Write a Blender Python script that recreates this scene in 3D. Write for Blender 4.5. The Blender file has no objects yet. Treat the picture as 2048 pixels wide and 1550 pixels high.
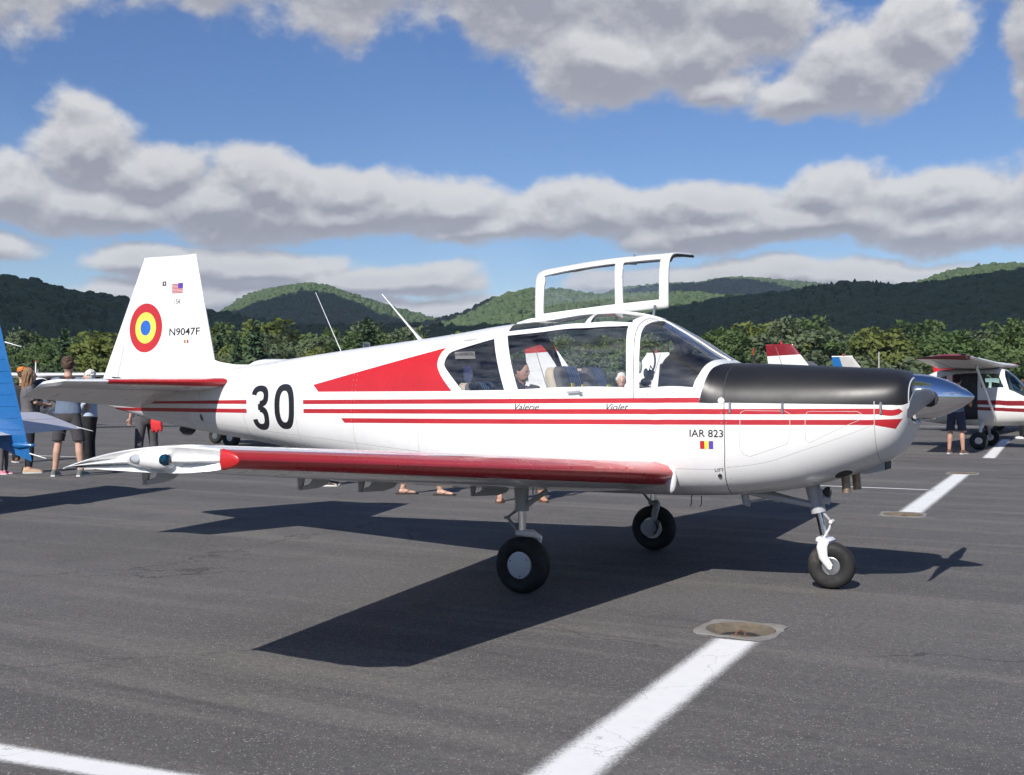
import bpy, bmesh, math, random
import numpy as np
from mathutils import Vector, Matrix, Euler
from mathutils.geometry import delaunay_2d_cdt
R = math.radians
random.seed(7); rng = np.random.default_rng(7)
sc = bpy.context.scene
COL = sc.collection

# ------------------------------------------------------------------ camera
CAM = Vector((1.0255, -8.386, 1.4677)); YAW = 2.0832; PITCH = 0.0025; ROLL = 0.0021
cd = bpy.data.cameras.new('camera'); cam = bpy.data.objects.new('camera', cd); COL.objects.link(cam)
cd.sensor_width = 36; cd.lens = 36*2245.67/2048; cd.clip_start = .1; cd.clip_end = 30000
_f = Vector((math.cos(YAW)*math.cos(PITCH), math.sin(YAW)*math.cos(PITCH), math.sin(PITCH)))
_r = Vector((math.sin(YAW), -math.cos(YAW), 0)); _u = _r.cross(_f)
_r2 = _r*math.cos(ROLL)-_u*math.sin(ROLL); _u2 = _r*math.sin(ROLL)+_u*math.cos(ROLL)
cam.matrix_world = Matrix(((_r2.x,_u2.x,-_f.x,CAM.x),(_r2.y,_u2.y,-_f.y,CAM.y),(_r2.z,_u2.z,-_f.z,CAM.z),(0,0,0,1)))
sc.camera = cam
FH = Vector((math.cos(YAW), math.sin(YAW), 0)); RH = Vector((math.sin(YAW), -math.cos(YAW), 0))

# ------------------------------------------------------------------ world: sky + clouds
SUN = Vector((.0993, -1.2130, 1.0)).normalized()
EL = math.asin(SUN.z); AZ = math.atan2(SUN.x, SUN.y)
W = bpy.data.worlds.new('World'); sc.world = W; W.use_nodes = True
nt = W.node_tree; nt.nodes.clear()
class NG:
    def __init__(s, t): s.t = t; s.n = t.nodes; s.l = t.links
    def add(s, ty, **k):
        n = s.n.new(ty)
        for a, b in k.items(): setattr(n, a, b)
        return n
    def put(s, n, i, x):
        if x is None: return
        if hasattr(x, 'is_output'): s.l.new(x, n.inputs[i])
        else: n.inputs[i].default_value = x
    def m(s, op, a, b=None, c=None, clamp=False):
        n = s.add('ShaderNodeMath', operation=op, use_clamp=clamp)
        for i, x in enumerate((a, b, c)): s.put(n, i, x)
        return n.outputs[0]
    def v(s, op, a, b=None, out=0):
        n = s.add('ShaderNodeVectorMath', operation=op)
        s.put(n, 0, a)
        if b is not None: s.put(n, 3 if op == 'SCALE' else 1, b)
        return n.outputs[1 if op in ('DOT_PRODUCT', 'LENGTH') else 0]
    def noise(s, vec, scale, detail=4, rough=.5, out=0, dim='3D', lac=2.0):
        n = s.add('ShaderNodeTexNoise', noise_dimensions=dim)
        s.put(n, 'Vector', vec); s.put(n, 'Scale', scale); s.put(n, 'Detail', detail); s.put(n, 'Roughness', rough); s.put(n, 'Lacunarity', lac)
        return n.outputs[out]
    def ss(s, x, a, b, lo=0., hi=1.):
        n = s.add('ShaderNodeMapRange', interpolation_type='SMOOTHSTEP')
        for i, q in enumerate((x, a, b, lo, hi)): s.put(n, i, q)
        return n.outputs[0]
    def lin(s, x, a, b, lo=0., hi=1.):
        n = s.add('ShaderNodeMapRange'); n.clamp = True
        for i, q in enumerate((x, a, b, lo, hi)): s.put(n, i, q)
        return n.outputs[0]
    def mix(s, f, a, b, mode='MIX'):
        n = s.add('ShaderNodeMix', data_type='RGBA', blend_type=mode); n.clamp_factor = True
        s.put(n, 0, f)
        for i, x in ((6, a), (7, b)):
            s.put(n, i, (*x, 1) if isinstance(x, tuple) and len(x) == 3 else x)
        return n.outputs[2]
    def comb(s, x, y, z):
        n = s.add('ShaderNodeCombineXYZ')
        for i, q in enumerate((x, y, z)): s.put(n, i, q)
        return n.outputs[0]
    def sep(s, v):
        n = s.add('ShaderNodeSeparateXYZ'); s.put(n, 0, v); return n.outputs

# cumulus banks: centre azimuth, elevation, half width, half height (degrees, azimuth from the view axis over the apron)
BANKS = [(-25,20.2,5.5,4.0),(-16,21.6,7.0,4.6),(-7,21.2,7,4.6),(1,20.8,6.5,4.6),(7.5,19.4,5.6,4.6),(9.5,16.6,5.0,3.0),(5.2,16.2,4.6,2.6),(12.3,18.8,4.2,3.4),(10.5,14.9,3.2,1.4),
 (16.8,15.4,3.9,2.7),(20.3,16.6,3.0,2.1),(14.6,14.2,3.2,1.4),(26,15.4,2.2,3.4),(25,20,3.4,2.6),
 (-24.5,9.4,3.8,2.0),(-20.4,11.5,3.0,2.5),(-17.6,10.4,3.0,2.2),(-20,8.8,6.4,1.6),(-12.3,10.2,3.6,2.2),(-15,9.0,5.2,1.8),(-8.5,9.9,4.0,1.8),(-9,8.9,7,1.5),(-3,9.4,5,1.6),(-1,8.4,5,1.5),
 (.8,8.9,4.4,1.6),(-5.5,9.2,4,1.7),(4.5,9.2,4.4,1.7),(9.5,9.0,5.2,1.7),(10,8.0,7,1.2),(16,9.5,3.4,1.7),(15,8.4,7,1.5),(21.5,9.0,4.4,1.8),(21,7.8,6.6,1.4),(26,9.3,3.4,2.2),
 (-25.5,6.8,3.4,1.1),(-17.5,6.2,4.6,1.15),(-12.5,6.1,5.0,1.1),(-7,5.4,5.4,1.0),(-4,5.7,3.6,1.1),(-16,4.7,8,1.0),
 (1.5,4.3,7,1.0),(-2,3.9,6,.9),(10,5.2,6,1.2),(17,5.5,7,1.1),(5,5.5,3.6,.9),(-27,4.2,4,1.0),(-9,4.1,5,.8),(14,5.7,4,.9),(20,5.6,4,.8)]
g = bpy.data.node_groups.new('cumulus', 'ShaderNodeTree')
g.interface.new_socket('Vector', in_out='INPUT', socket_type='NodeSocketVector')
g.interface.new_socket('Density', in_out='OUTPUT', socket_type='NodeSocketFloat')
G = NG(g); gi = G.add('NodeGroupInput'); go = G.add('NodeGroupOutput')
d = G.v('NORMALIZE', gi.outputs[0])
az = G.m('ARCTAN2', G.v('DOT_PRODUCT', d, tuple(RH)), G.v('DOT_PRODUCT', d, tuple(FH)))
dz = G.sep(d)[2]
el = G.m('ARCSINE', dz)
p2 = G.comb(G.m('MULTIPLY', az, 57.2958), G.m('MULTIPLY', el, 57.2958), 0.)
wob = G.noise(G.v('MULTIPLY', p2, (1, 1.5, 1)), .22, 3, .5, out=1)
p2w = G.v('ADD', p2, G.v('MULTIPLY', G.v('SUBTRACT', wob, (.5,.5,.5)), (3.4, 1.7, 0.)))
acc = None
for a, e, ra, re in BANKS:
    q = G.m('SUBTRACT', 1., G.v('LENGTH', G.v('MULTIPLY', G.v('SUBTRACT', p2w, (a, e, 0)), (1/ra, 1/re, 0))))
    if acc is None: acc = q
    else:
        n = G.add('ShaderNodeMath', operation='SMOOTH_MAX'); G.put(n, 0, acc); G.put(n, 1, q); G.put(n, 2, .22); acc = n.outputs[0]
# the same broken cumulus goes on over the rest of the sky
dxy = G.v('SCALE', d, None); sc_n = dxy.node; G.put(sc_n, 3, G.m('DIVIDE', 1., G.m('ADD', G.m('MAXIMUM', dz, 0.), .14)))
rest = G.m('MULTIPLY', G.m('SUBTRACT', G.noise(dxy, .85, 3, .5), .62), 4.)
out_w = G.m('MAXIMUM', G.ss(G.m('ABSOLUTE', az), R(27), R(34)), G.ss(el, R(21), R(27)))
acc = G.m('ADD', G.m('MULTIPLY', acc, G.m('SUBTRACT', 1., out_w)), G.m('MULTIPLY', rest, out_w))
vs = G.v('MULTIPLY', d, (1, 1, 1.35))
n1 = G.noise(vs, 10, 7, .57)
n2 = G.noise(vs, 36, 4, .6)
den = G.m('ADD', acc, G.m('ADD', G.m('MULTIPLY', G.m('SUBTRACT', n1, .5), 1.45), G.m('MULTIPLY', G.m('SUBTRACT', n2, .5), .46)))
G.l.new(den, go.inputs[0])
N = NG(nt)
tc = N.add('ShaderNodeTexCoord').outputs['Generated']
sky = N.add('ShaderNodeTexSky', sky_type='NISHITA', sun_disc=False, sun_elevation=EL, sun_rotation=AZ, altitude=400, air_density=1.0, dust_density=.15, ozone_density=3.0)
def dens(vec):
    n = N.add('ShaderNodeGroup', node_tree=g); N.put(n, 0, vec); return n.outputs[0]
D0 = dens(tc); D1 = dens(N.v('ADD', tc, (.003, -.004, .011)))
alpha = N.ss(D0, -.05, .33)
lit = N.m('ADD', N.lin(N.m('SUBTRACT', D0, D1), -.20, .30), N.lin(D0, .85, .05, -.20, .22))
lit = N.m('MULTIPLY', lit, 1., clamp=True)
ccol = N.mix(lit, (.47,.475,.545), (.98,.98,.985))
bg1 = N.add('ShaderNodeBackground'); hs_ = N.add('ShaderNodeHueSaturation'); hs_.inputs['Hue'].default_value = .512; hs_.inputs['Saturation'].default_value = 1.20; hs_.inputs['Value'].default_value = 1.15; N.l.new(sky.outputs[0], hs_.inputs['Color']); N.l.new(hs_.outputs[0], bg1.inputs[0]); bg1.inputs[1].default_value = .078
bg2 = N.add('ShaderNodeBackground'); N.l.new(ccol, bg2.inputs[0]); bg2.inputs[1].default_value = .64
mx = N.add('ShaderNodeMixShader'); N.l.new(N.m('MULTIPLY', alpha, .96), mx.inputs[0]); N.l.new(bg1.outputs[0], mx.inputs[1]); N.l.new(bg2.outputs[0], mx.inputs[2])
wo = N.add('ShaderNodeOutputWorld'); N.l.new(mx.outputs[0], wo.inputs[0])
W.cycles.sampling_method = 'MANUAL'; W.cycles.sample_map_resolution = 512

sl = bpy.data.lights.new('sun', 'SUN'); sl.energy = 5.0; sl.angle = R(.53); sl.color = (1, .955, .89)
so = bpy.data.objects.new('sun', sl); COL.objects.link(so); so.rotation_euler = SUN.to_track_quat('Z', 'Y').to_euler(); so.location = (0, -20, 30)
vs_ = sc.view_settings; vs_.view_transform = 'Standard'; vs_.look = 'None'; vs_.gamma = 1; vs_.use_curve_mapping = False; vs_.exposure = .25
cy = sc.cycles; cy.max_bounces = 6; cy.transparent_max_bounces = 24; cy.glossy_bounces = 4; cy.diffuse_bounces = 2; cy.transmission_bounces = 4
cy.use_denoising = True; cy.use_adaptive_sampling = True; cy.adaptive_threshold = .03; cy.caustics_reflective = False; cy.caustics_refractive = False

# ------------------------------------------------------------------ materials
MATS = {}
def mat(name, col, rough=.5, metal=0., var=.06, vscale=3., bump=0., bscale=60., coat=0., spec=.5, dirt=0.):
    if name in MATS: return MATS[name]
    m = bpy.data.materials.new(name); m.use_nodes = True; t = NG(m.node_tree)
    b = m.node_tree.nodes['Principled BSDF']
    co = t.add('ShaderNodeTexCoord').outputs['Object']
    n = t.noise(co, vscale, 6, .6)
    f = t.lin(n, .3, .7, 1-var, 1+var)
    c = t.v('SCALE', t.mix(1., (0,0,0), col), None); t.put(c.node, 3, f)
    if dirt:
        dn = t.ss(t.noise(co, vscale*.55, 8, .72), .56, .74, 0., dirt)
        c = t.mix(dn, c, (.23,.2,.17))
    t.l.new(c, b.inputs['Base Color'])
    rn = t.lin(t.noise(co, vscale*2.3, 4, .6), .3, .7, max(.02, rough*.8), min(1, rough*1.2))
    t.l.new(rn, b.inputs['Roughness'])
    b.inputs['Metallic'].default_value = metal; b.inputs['Specular IOR Level'].default_value = spec
    b.inputs['Coat Weight'].default_value = coat; b.inputs['Coat Roughness'].default_value = .06
    if bump:
        bn = t.add('ShaderNodeBump'); bn.inputs['Strength'].default_value = bump; bn.inputs['Distance'].default_value = .01
        t.l.new(t.noise(co, bscale, 5, .6), bn.inputs['Height']); t.l.new(bn.outputs[0], b.inputs['Normal'])
    MATS[name] = m; return m
def glass(name, tint=(.93,.95,.96), fmin=.02, fmax=.5, rough=.01, haze=0.):
    m = bpy.data.materials.new(name); m.use_nodes = True; t = NG(m.node_tree); t.n.clear()
    o = t.add('ShaderNodeOutputMaterial'); tr = t.add('ShaderNodeBsdfTransparent'); gl = t.add('ShaderNodeBsdfGlossy')
    tr.inputs[0].default_value = (*tint, 1); gl.inputs['Roughness'].default_value = rough
    fr = t.add('ShaderNodeFresnel'); fr.inputs[0].default_value = 1.45
    x = t.add('ShaderNodeMixShader'); t.l.new(t.lin(fr.outputs[0], 0., .62, fmin, fmax), x.inputs[0])
    t.l.new(tr.outputs[0], x.inputs[1]); t.l.new(gl.outputs[0], x.inputs[2]); last = x.outputs[0]
    if haze:
        df = t.add('ShaderNodeBsdfDiffuse'); df.inputs[0].default_value = (.6,.62,.65,1)
        y = t.add('ShaderNodeMixShader')
        co = t.add('ShaderNodeTexCoord').outputs['Object']
        t.l.new(t.lin(t.noise(t.v('MULTIPLY', co, (3, 3, 14)), 1.3, 5, .6), .35, .75, 0., haze), y.inputs[0])
        t.l.new(last, y.inputs[1]); t.l.new(df.outputs[0], y.inputs[2]); last = y.outputs[0]
    t.l.new(last, o.inputs[0]); MATS[name] = m; return m
WHITE = mat('white_paint', (.79,.79,.785), .30, var=.035, vscale=1.6, coat=.6, bump=.05, bscale=5, dirt=.07)
WHITED = mat('white_paint_worn', (.76,.76,.75), .36, var=.04, coat=.3, dirt=.12)
RED = mat('red_paint', (.50,.018,.020), .30, var=.07, coat=.5)
REDF = mat('red_stripe_paint', (.44,.022,.032), .40, var=.10, coat=.2)
DRED = mat('dark_red_paint', (.20,.010,.016), .3, var=.06, coat=.5)
BLACK = mat('matt_black_paint', (.012,.012,.014), .44, var=.08, vscale=.7, spec=.5)
INK = mat('black_lettering', (.012,.013,.018), .5, var=.08)
SEAM = mat('panel_gap', (.16,.16,.155), .7)
SEAMK = mat('dark_gap', (.03,.03,.032), .7)
LINING = mat('cabin_lining', (.055,.045,.04), .85, var=.15, vscale=12, bump=.1)
TRIMK = mat('black_rubber_trim', (.012,.012,.013), .6)
RUBBER = mat('tyre_rubber', (.018,.017,.017), .75, var=.2, vscale=9, bump=.15, bscale=40, dirt=.25)
CHROME = mat('polished_spinner', (.86,.86,.87), .045, metal=1., var=.01, vscale=6, bump=.012, bscale=7)
ALU = mat('bare_aluminium', (.60,.60,.62), .32, metal=1., var=.05)
GREYP = mat('grey_gear_paint', (.42,.43,.44), .45, var=.06, dirt=.2)
LGREY = mat('light_grey_cap', (.62,.63,.65), .4, var=.03)
STEEL = mat('oleo_steel', (.7,.7,.72), .12, metal=1.)
EXH = mat('heat_stained_pipe', (.30,.23,.17), .5, metal=.7, var=.35, vscale=14)
BEIGE = mat('beige_vinyl', (.50,.43,.33), .6, var=.08, vscale=7, bump=.15, bscale=20)
NAVY = mat('navy_seat_cloth', (.018,.028,.06), .9, var=.2, vscale=40)
NAVYB = mat('blue_seat_piping', (.03,.07,.17), .8)
GREYC = mat('grey_seat_cloth', (.10,.095,.10), .9, var=.15, vscale=30)
YEL = mat('yellow_tag', (.72,.55,.03), .6)
BLUEM = mat('roundel_blue', (.03,.13,.50), .4)
YELM = mat('roundel_yellow', (.80,.68,.10), .4)
PURP = mat('flag_indigo', (.10,.06,.42), .4)
TEAL = glass('teal_lens', (.03,.22,.30), .05, .6)
CLEAR = glass('clear_lens', (.85,.87,.9), .08, .7)
GLASS = glass('canopy_glass', (.965,.97,.975), .03, .95, .012, haze=.10)
GLASSD = glass('tinted_glass', (.42,.48,.52), .06, .8)
GLASSG = glass('green_tint_glass', (.55,.68,.66), .06, .8)
SKIN = mat('skin', (.55,.33,.24), .55, var=.06, vscale=14)
SKINT = mat('tanned_skin', (.47,.26,.18), .55, var=.06, vscale=14)

# ------------------------------------------------------------------ helpers
def tag(o, label=None, cat=None, group=None, kind=None):
    for k, x in (('label', label), ('category', cat), ('group', group), ('kind', kind)):
        if x: o[k] = x
    return o
def attach(o, parent):
    if parent is not None:
        o.parent = parent; o.matrix_parent_inverse = Matrix.Translation(parent.location).inverted()
def empty(name, loc=(0,0,0), label=None, cat=None, group=None):
    o = bpy.data.objects.new(name, None); COL.objects.link(o); o.location = loc; o.empty_display_size = .2
    return tag(o, label, cat, group)
def link_mesh(name, me, mats, parent=None):
    o = bpy.data.objects.new(name, me); COL.objects.link(o)
    for m in (mats if isinstance(mats, (list, tuple)) else [mats]): me.materials.append(m)
    attach(o, parent); return o
class MB:
    def __init__(s): s.v = []; s.f = []; s.mi = []; s.cur = 0
    def face(s, idx): s.f.append(tuple(idx)); s.mi.append(s.cur)
    def loft(s, rings, cap0=True, cap1=True, closed=True):
        base = len(s.v); n = len(rings[0])
        for r in rings: s.v += [tuple(p) for p in r]
        for i in range(len(rings)-1):
            for j in range(n if closed else n-1):
                a = base+i*n+j; b = base+i*n+(j+1) % n; s.face((a, b, b+n, a+n))
        if cap0: s.face([base+j for j in range(n)][::-1])
        if cap1: s.face([base+(len(rings)-1)*n+j for j in range(n)])
        return s
    def box(s, c, size, rot=None, bev=0.):
        M = (Euler(rot).to_matrix() if rot is not None and not isinstance(rot, Matrix) else (rot or Matrix.Identity(3)))
        hx, hy, hz = [q/2 for q in size]; b = min(bev, hx*.9, hy*.9)
        if b > 0:
            pts = [(hx, hy-b), (hx-b, hy), (-hx+b, hy), (-hx, hy-b), (-hx, -hy+b), (-hx+b, -hy), (hx-b, -hy), (hx, -hy+b)]
            bz = min(b, hz*.9); q = lambda z, k: [M @ Vector((x*k[0], y*k[1], z)) + Vector(c) for x, y in pts]
            ki = ((hx-b)/hx, (hy-b)/hy)
            s.loft([q(-hz, ki), q(-hz+bz, (1, 1)), q(hz-bz, (1, 1)), q(hz, ki)])
        else:
            q = lambda z: [M @ Vector((x, y, z)) + Vector(c) for x, y in ((hx,hy),(-hx,hy),(-hx,-hy),(hx,-hy))]
            s.loft([q(-hz), q(hz)])
        return s
    def tube(s, pts, rad, n=10, cap=True, flat=None):
        P = [Vector(p) for p in pts]; rads = rad if isinstance(rad, (list, tuple)) else [rad]*len(P)
        rings = []; up = None
        for i, p in enumerate(P):
            t = (P[min(i+1, len(P)-1)]-P[max(i-1, 0)]).normalized()
            if up is None: up = Vector((0,0,1)) if abs(t.z) < .9 else Vector((1,0,0))
            a = t.cross(up).normalized(); b = a.cross(t).normalized(); up = b
            k = flat if flat else (1, 1)
            r_ = rads[i]; ra, rb = (r_ if isinstance(r_, tuple) else (r_*k[0], r_*k[1]))
            rings.append([p + a*math.cos(2*math.pi*j/n)*ra + b*math.sin(2*math.pi*j/n)*rb for j in range(n)])
        return s.loft(rings, cap, cap)
    def lathe(s, prof, o, axis, n=24, cap=True):
        ax = Vector(axis).normalized(); a = ax.orthogonal().normalized(); b = ax.cross(a); o = Vector(o)
        rings = [[o + ax*h + (a*math.cos(2*math.pi*j/n)+b*math.sin(2*math.pi*j/n))*max(r_, 1e-4) for j in range(n)] for r_, h in prof]
        return s.loft(rings, cap, cap)
    def ell(s, c, r_, n=16, m=9, rot=None):
        c = Vector(c); M = Euler(rot).to_matrix() if rot else Matrix.Identity(3); rings = []
        for i in range(m+1):
            ph = -math.pi/2 + math.pi*i/m; k = max(math.cos(ph), .01)
            rings.append([c + M @ Vector((r_[0]*k*math.cos(2*math.pi*j/n), r_[1]*k*math.sin(2*math.pi*j/n), r_[2]*math.sin(ph))) for j in range(n)])
        return s.loft(rings)
    def prism(s, poly, off):
        off = Vector(off); A = [Vector(p) for p in poly]
        return s.loft([A, [p+off for p in A]])
    def mesh(s, name, ang=35):
        me = bpy.data.meshes.new(name); me.from_pydata([tuple(p) for p in s.v], [], s.f); me.update()
        bm = bmesh.new(); bm.from_mesh(me); bmesh.ops.recalc_face_normals(bm, faces=bm.faces); bm.to_mesh(me); bm.free()
        if any(s.mi): me.polygons.foreach_set('material_index', s.mi)
        me.polygons.foreach_set('use_smooth', [True]*len(me.polygons))
        if ang: me.set_sharp_from_angle(angle=R(ang))
        return me
    def build(s, name, mats, parent=None, ang=35): return link_mesh(name, s.mesh(name, ang), mats, parent)
def copy_tree(o, parent=None):
    c = o.copy(); COL.objects.link(c); c.parent = parent
    for ch in list(o.children): copy_tree(ch, c)
    return c

def densify(poly, step):
    out = []
    for i, p in enumerate(poly):
        q = poly[(i+1) % len(poly)]; L = math.hypot(q[0]-p[0], q[1]-p[1]); k = max(1, int(math.ceil(L/step)))
        out += [(p[0]+(q[0]-p[0])*j/k, p[1]+(q[1]-p[1])*j/k) for j in range(k)]
    return out
def spline(poly, k=6, closed=True, sharp=()):
    """Catmull-Rom through the points; indices in `sharp` stay corners."""
    n = len(poly); out = []
    for i in range(n if closed else n-1):
        p0, p1, p2, p3 = (poly[(i-1) % n], poly[i], poly[(i+1) % n], poly[(i+2) % n])
        if not closed:
            if i == 0: p0 = p1
            if i == n-2: p3 = p2
        if i in sharp: p0 = (2*p1[0]-p2[0], 2*p1[1]-p2[1])
        if (i+1) % n in sharp: p3 = (2*p2[0]-p1[0], 2*p2[1]-p1[1])
        for j in range(k):
            t = j/k
            out.append(tuple(.5*(2*p1[a]+(p2[a]-p0[a])*t+(2*p0[a]-5*p1[a]+4*p2[a]-p3[a])*t*t+(-p0[a]+3*p1[a]-3*p2[a]+p3[a])*t**3) for a in (0, 1)))
    if not closed: out.append(tuple(poly[-1]))
    return out
def strip(line, w):
    """A polygon of width w along an open polyline."""
    L = []; Rr = []
    for i, p in enumerate(line):
        a = line[max(i-1, 0)]; b = line[min(i+1, len(line)-1)]; dx, dy = b[0]-a[0], b[1]-a[1]; h = math.hypot(dx, dy) or 1
        L.append((p[0]-dy/h*w/2, p[1]+dx/h*w/2)); Rr.append((p[0]+dy/h*w/2, p[1]-dx/h*w/2))
    return L + Rr[::-1]
def paint_surface(S, u0, u1, v0, v1, nu, nv, regions, keyf, sink, us=None, flip=False, step=.03):
    """Triangulate the (u,v) sheet with every region outline as a real edge, map it by S and sort the faces by keyf(label,u,v)."""
    U = us if us is not None else np.linspace(u0, u1, nu); V = np.linspace(v0, v1, nv)
    pts = [Vector((float(a), float(b))) for a in U for b in V]; faces = []; names = ['']
    box = [(u0, v0), (u1, v0), (u1, v1), (u0, v1)]
    i0 = len(pts); pts += [Vector(p) for p in box]; faces.append(list(range(i0, i0+4)))
    for nm, poly in regions:
        pl = [(min(max(a, u0), u1), min(max(b, v0), v1)) for a, b in densify(poly, step)]
        if sum(pl[i-1][0]*pl[i][1]-pl[i][0]*pl[i-1][1] for i in range(len(pl))) < 0: pl = pl[::-1]
        i0 = len(pts); pts += [Vector(p) for p in pl]; faces.append(list(range(i0, i0+len(pl)))); names.append(nm)
    vo, eo, fo, _, _, of = delaunay_2d_cdt(pts, [], faces, 0, 1e-5)
    va = np.array([(p.x, p.y) for p in vo]); P = S(va[:, 0], va[:, 1])
    e = 1e-4
    def cl(x, lo, hi): return np.clip(x, lo, hi)
    du = S(cl(va[:,0]+e, u0, u1), va[:,1])-S(cl(va[:,0]-e, u0, u1), va[:,1]); dv = S(va[:,0], cl(va[:,1]+e, v0, v1))-S(va[:,0], cl(va[:,1]-e, v0, v1))
    Nn = np.cross(du, dv); Nn /= np.linalg.norm(Nn, axis=1, keepdims=True)+1e-12
    if flip: Nn = -Nn
    for f, ids in zip(fo, of):
        lab = names[max(ids)] if ids else ''
        c = va[list(f)].mean(0); k = keyf(lab, float(c[0]), float(c[1]))
        if k is None: continue
        key, mi = k
        pos = P[list(f)]
        nrm = np.cross(pos[1]-pos[0], pos[2]-pos[0])
        ff = list(f) if (nrm @ Nn[f[0]]) >= 0 else list(f)[::-1]
        D = sink.setdefault(key, dict(v=[], n=[], f=[], mi=[], m={}))
        o = []
        for i in ff:
            kk = (id(P), i)
            if kk not in D['m']: D['m'][kk] = len(D['v']); D['v'].append(P[i]); D['n'].append(Nn[i])
            o.append(D['m'][kk])
        if len(set(o)) == 3: D['f'].append(o); D['mi'].append(mi)
    sink.setdefault('_keep', []).append(P)
def flush(sink, key, name, mats, parent, offset=0.):
    D = sink[key]; v = np.array(D['v']); n = np.array(D['n']); me = bpy.data.meshes.new(name)
    me.from_pydata((v+n*offset).tolist(), [], D['f']); me.update()
    me.polygons.foreach_set('material_index', D['mi']); me.polygons.foreach_set('use_smooth', [True]*len(me.polygons))
    o = link_mesh(name, me, mats, parent)
    me.normals_split_custom_set_from_vertices([tuple(x) for x in n])
    return o
def text_mesh(txt, shear=0., bold=0.):
    cu = bpy.data.curves.new('t', 'FONT'); cu.body = txt; cu.shear = shear; cu.offset = bold; cu.resolution_u = 3; cu.fill_mode = 'FRONT' if hasattr(cu, 'fill_mode') else cu.fill_mode
    ob = bpy.data.objects.new('t', cu); COL.objects.link(ob)
    dg = bpy.context.evaluated_depsgraph_get(); me = bpy.data.meshes.new_from_object(ob.evaluated_get(dg))
    bpy.data.objects.remove(ob); bpy.data.curves.remove(cu)
    v = np.array([tuple(p.co) for p in me.vertices]); f = [tuple(p.vertices) for p in me.polygons]; bpy.data.meshes.remove(me)
    lo, hi = v[:, :2].min(0), v[:, :2].max(0); return (v[:, :2]-lo)/(hi-lo), f
def decal_text(name, txt, place, material, parent, shear=0., bold=0.):
    uv, f = text_mesh(txt, shear, bold); P = place(uv); me = bpy.data.meshes.new(name); me.from_pydata(P.tolist(), [], f); me.update()
    return link_mesh(name, me, material, parent)

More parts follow.
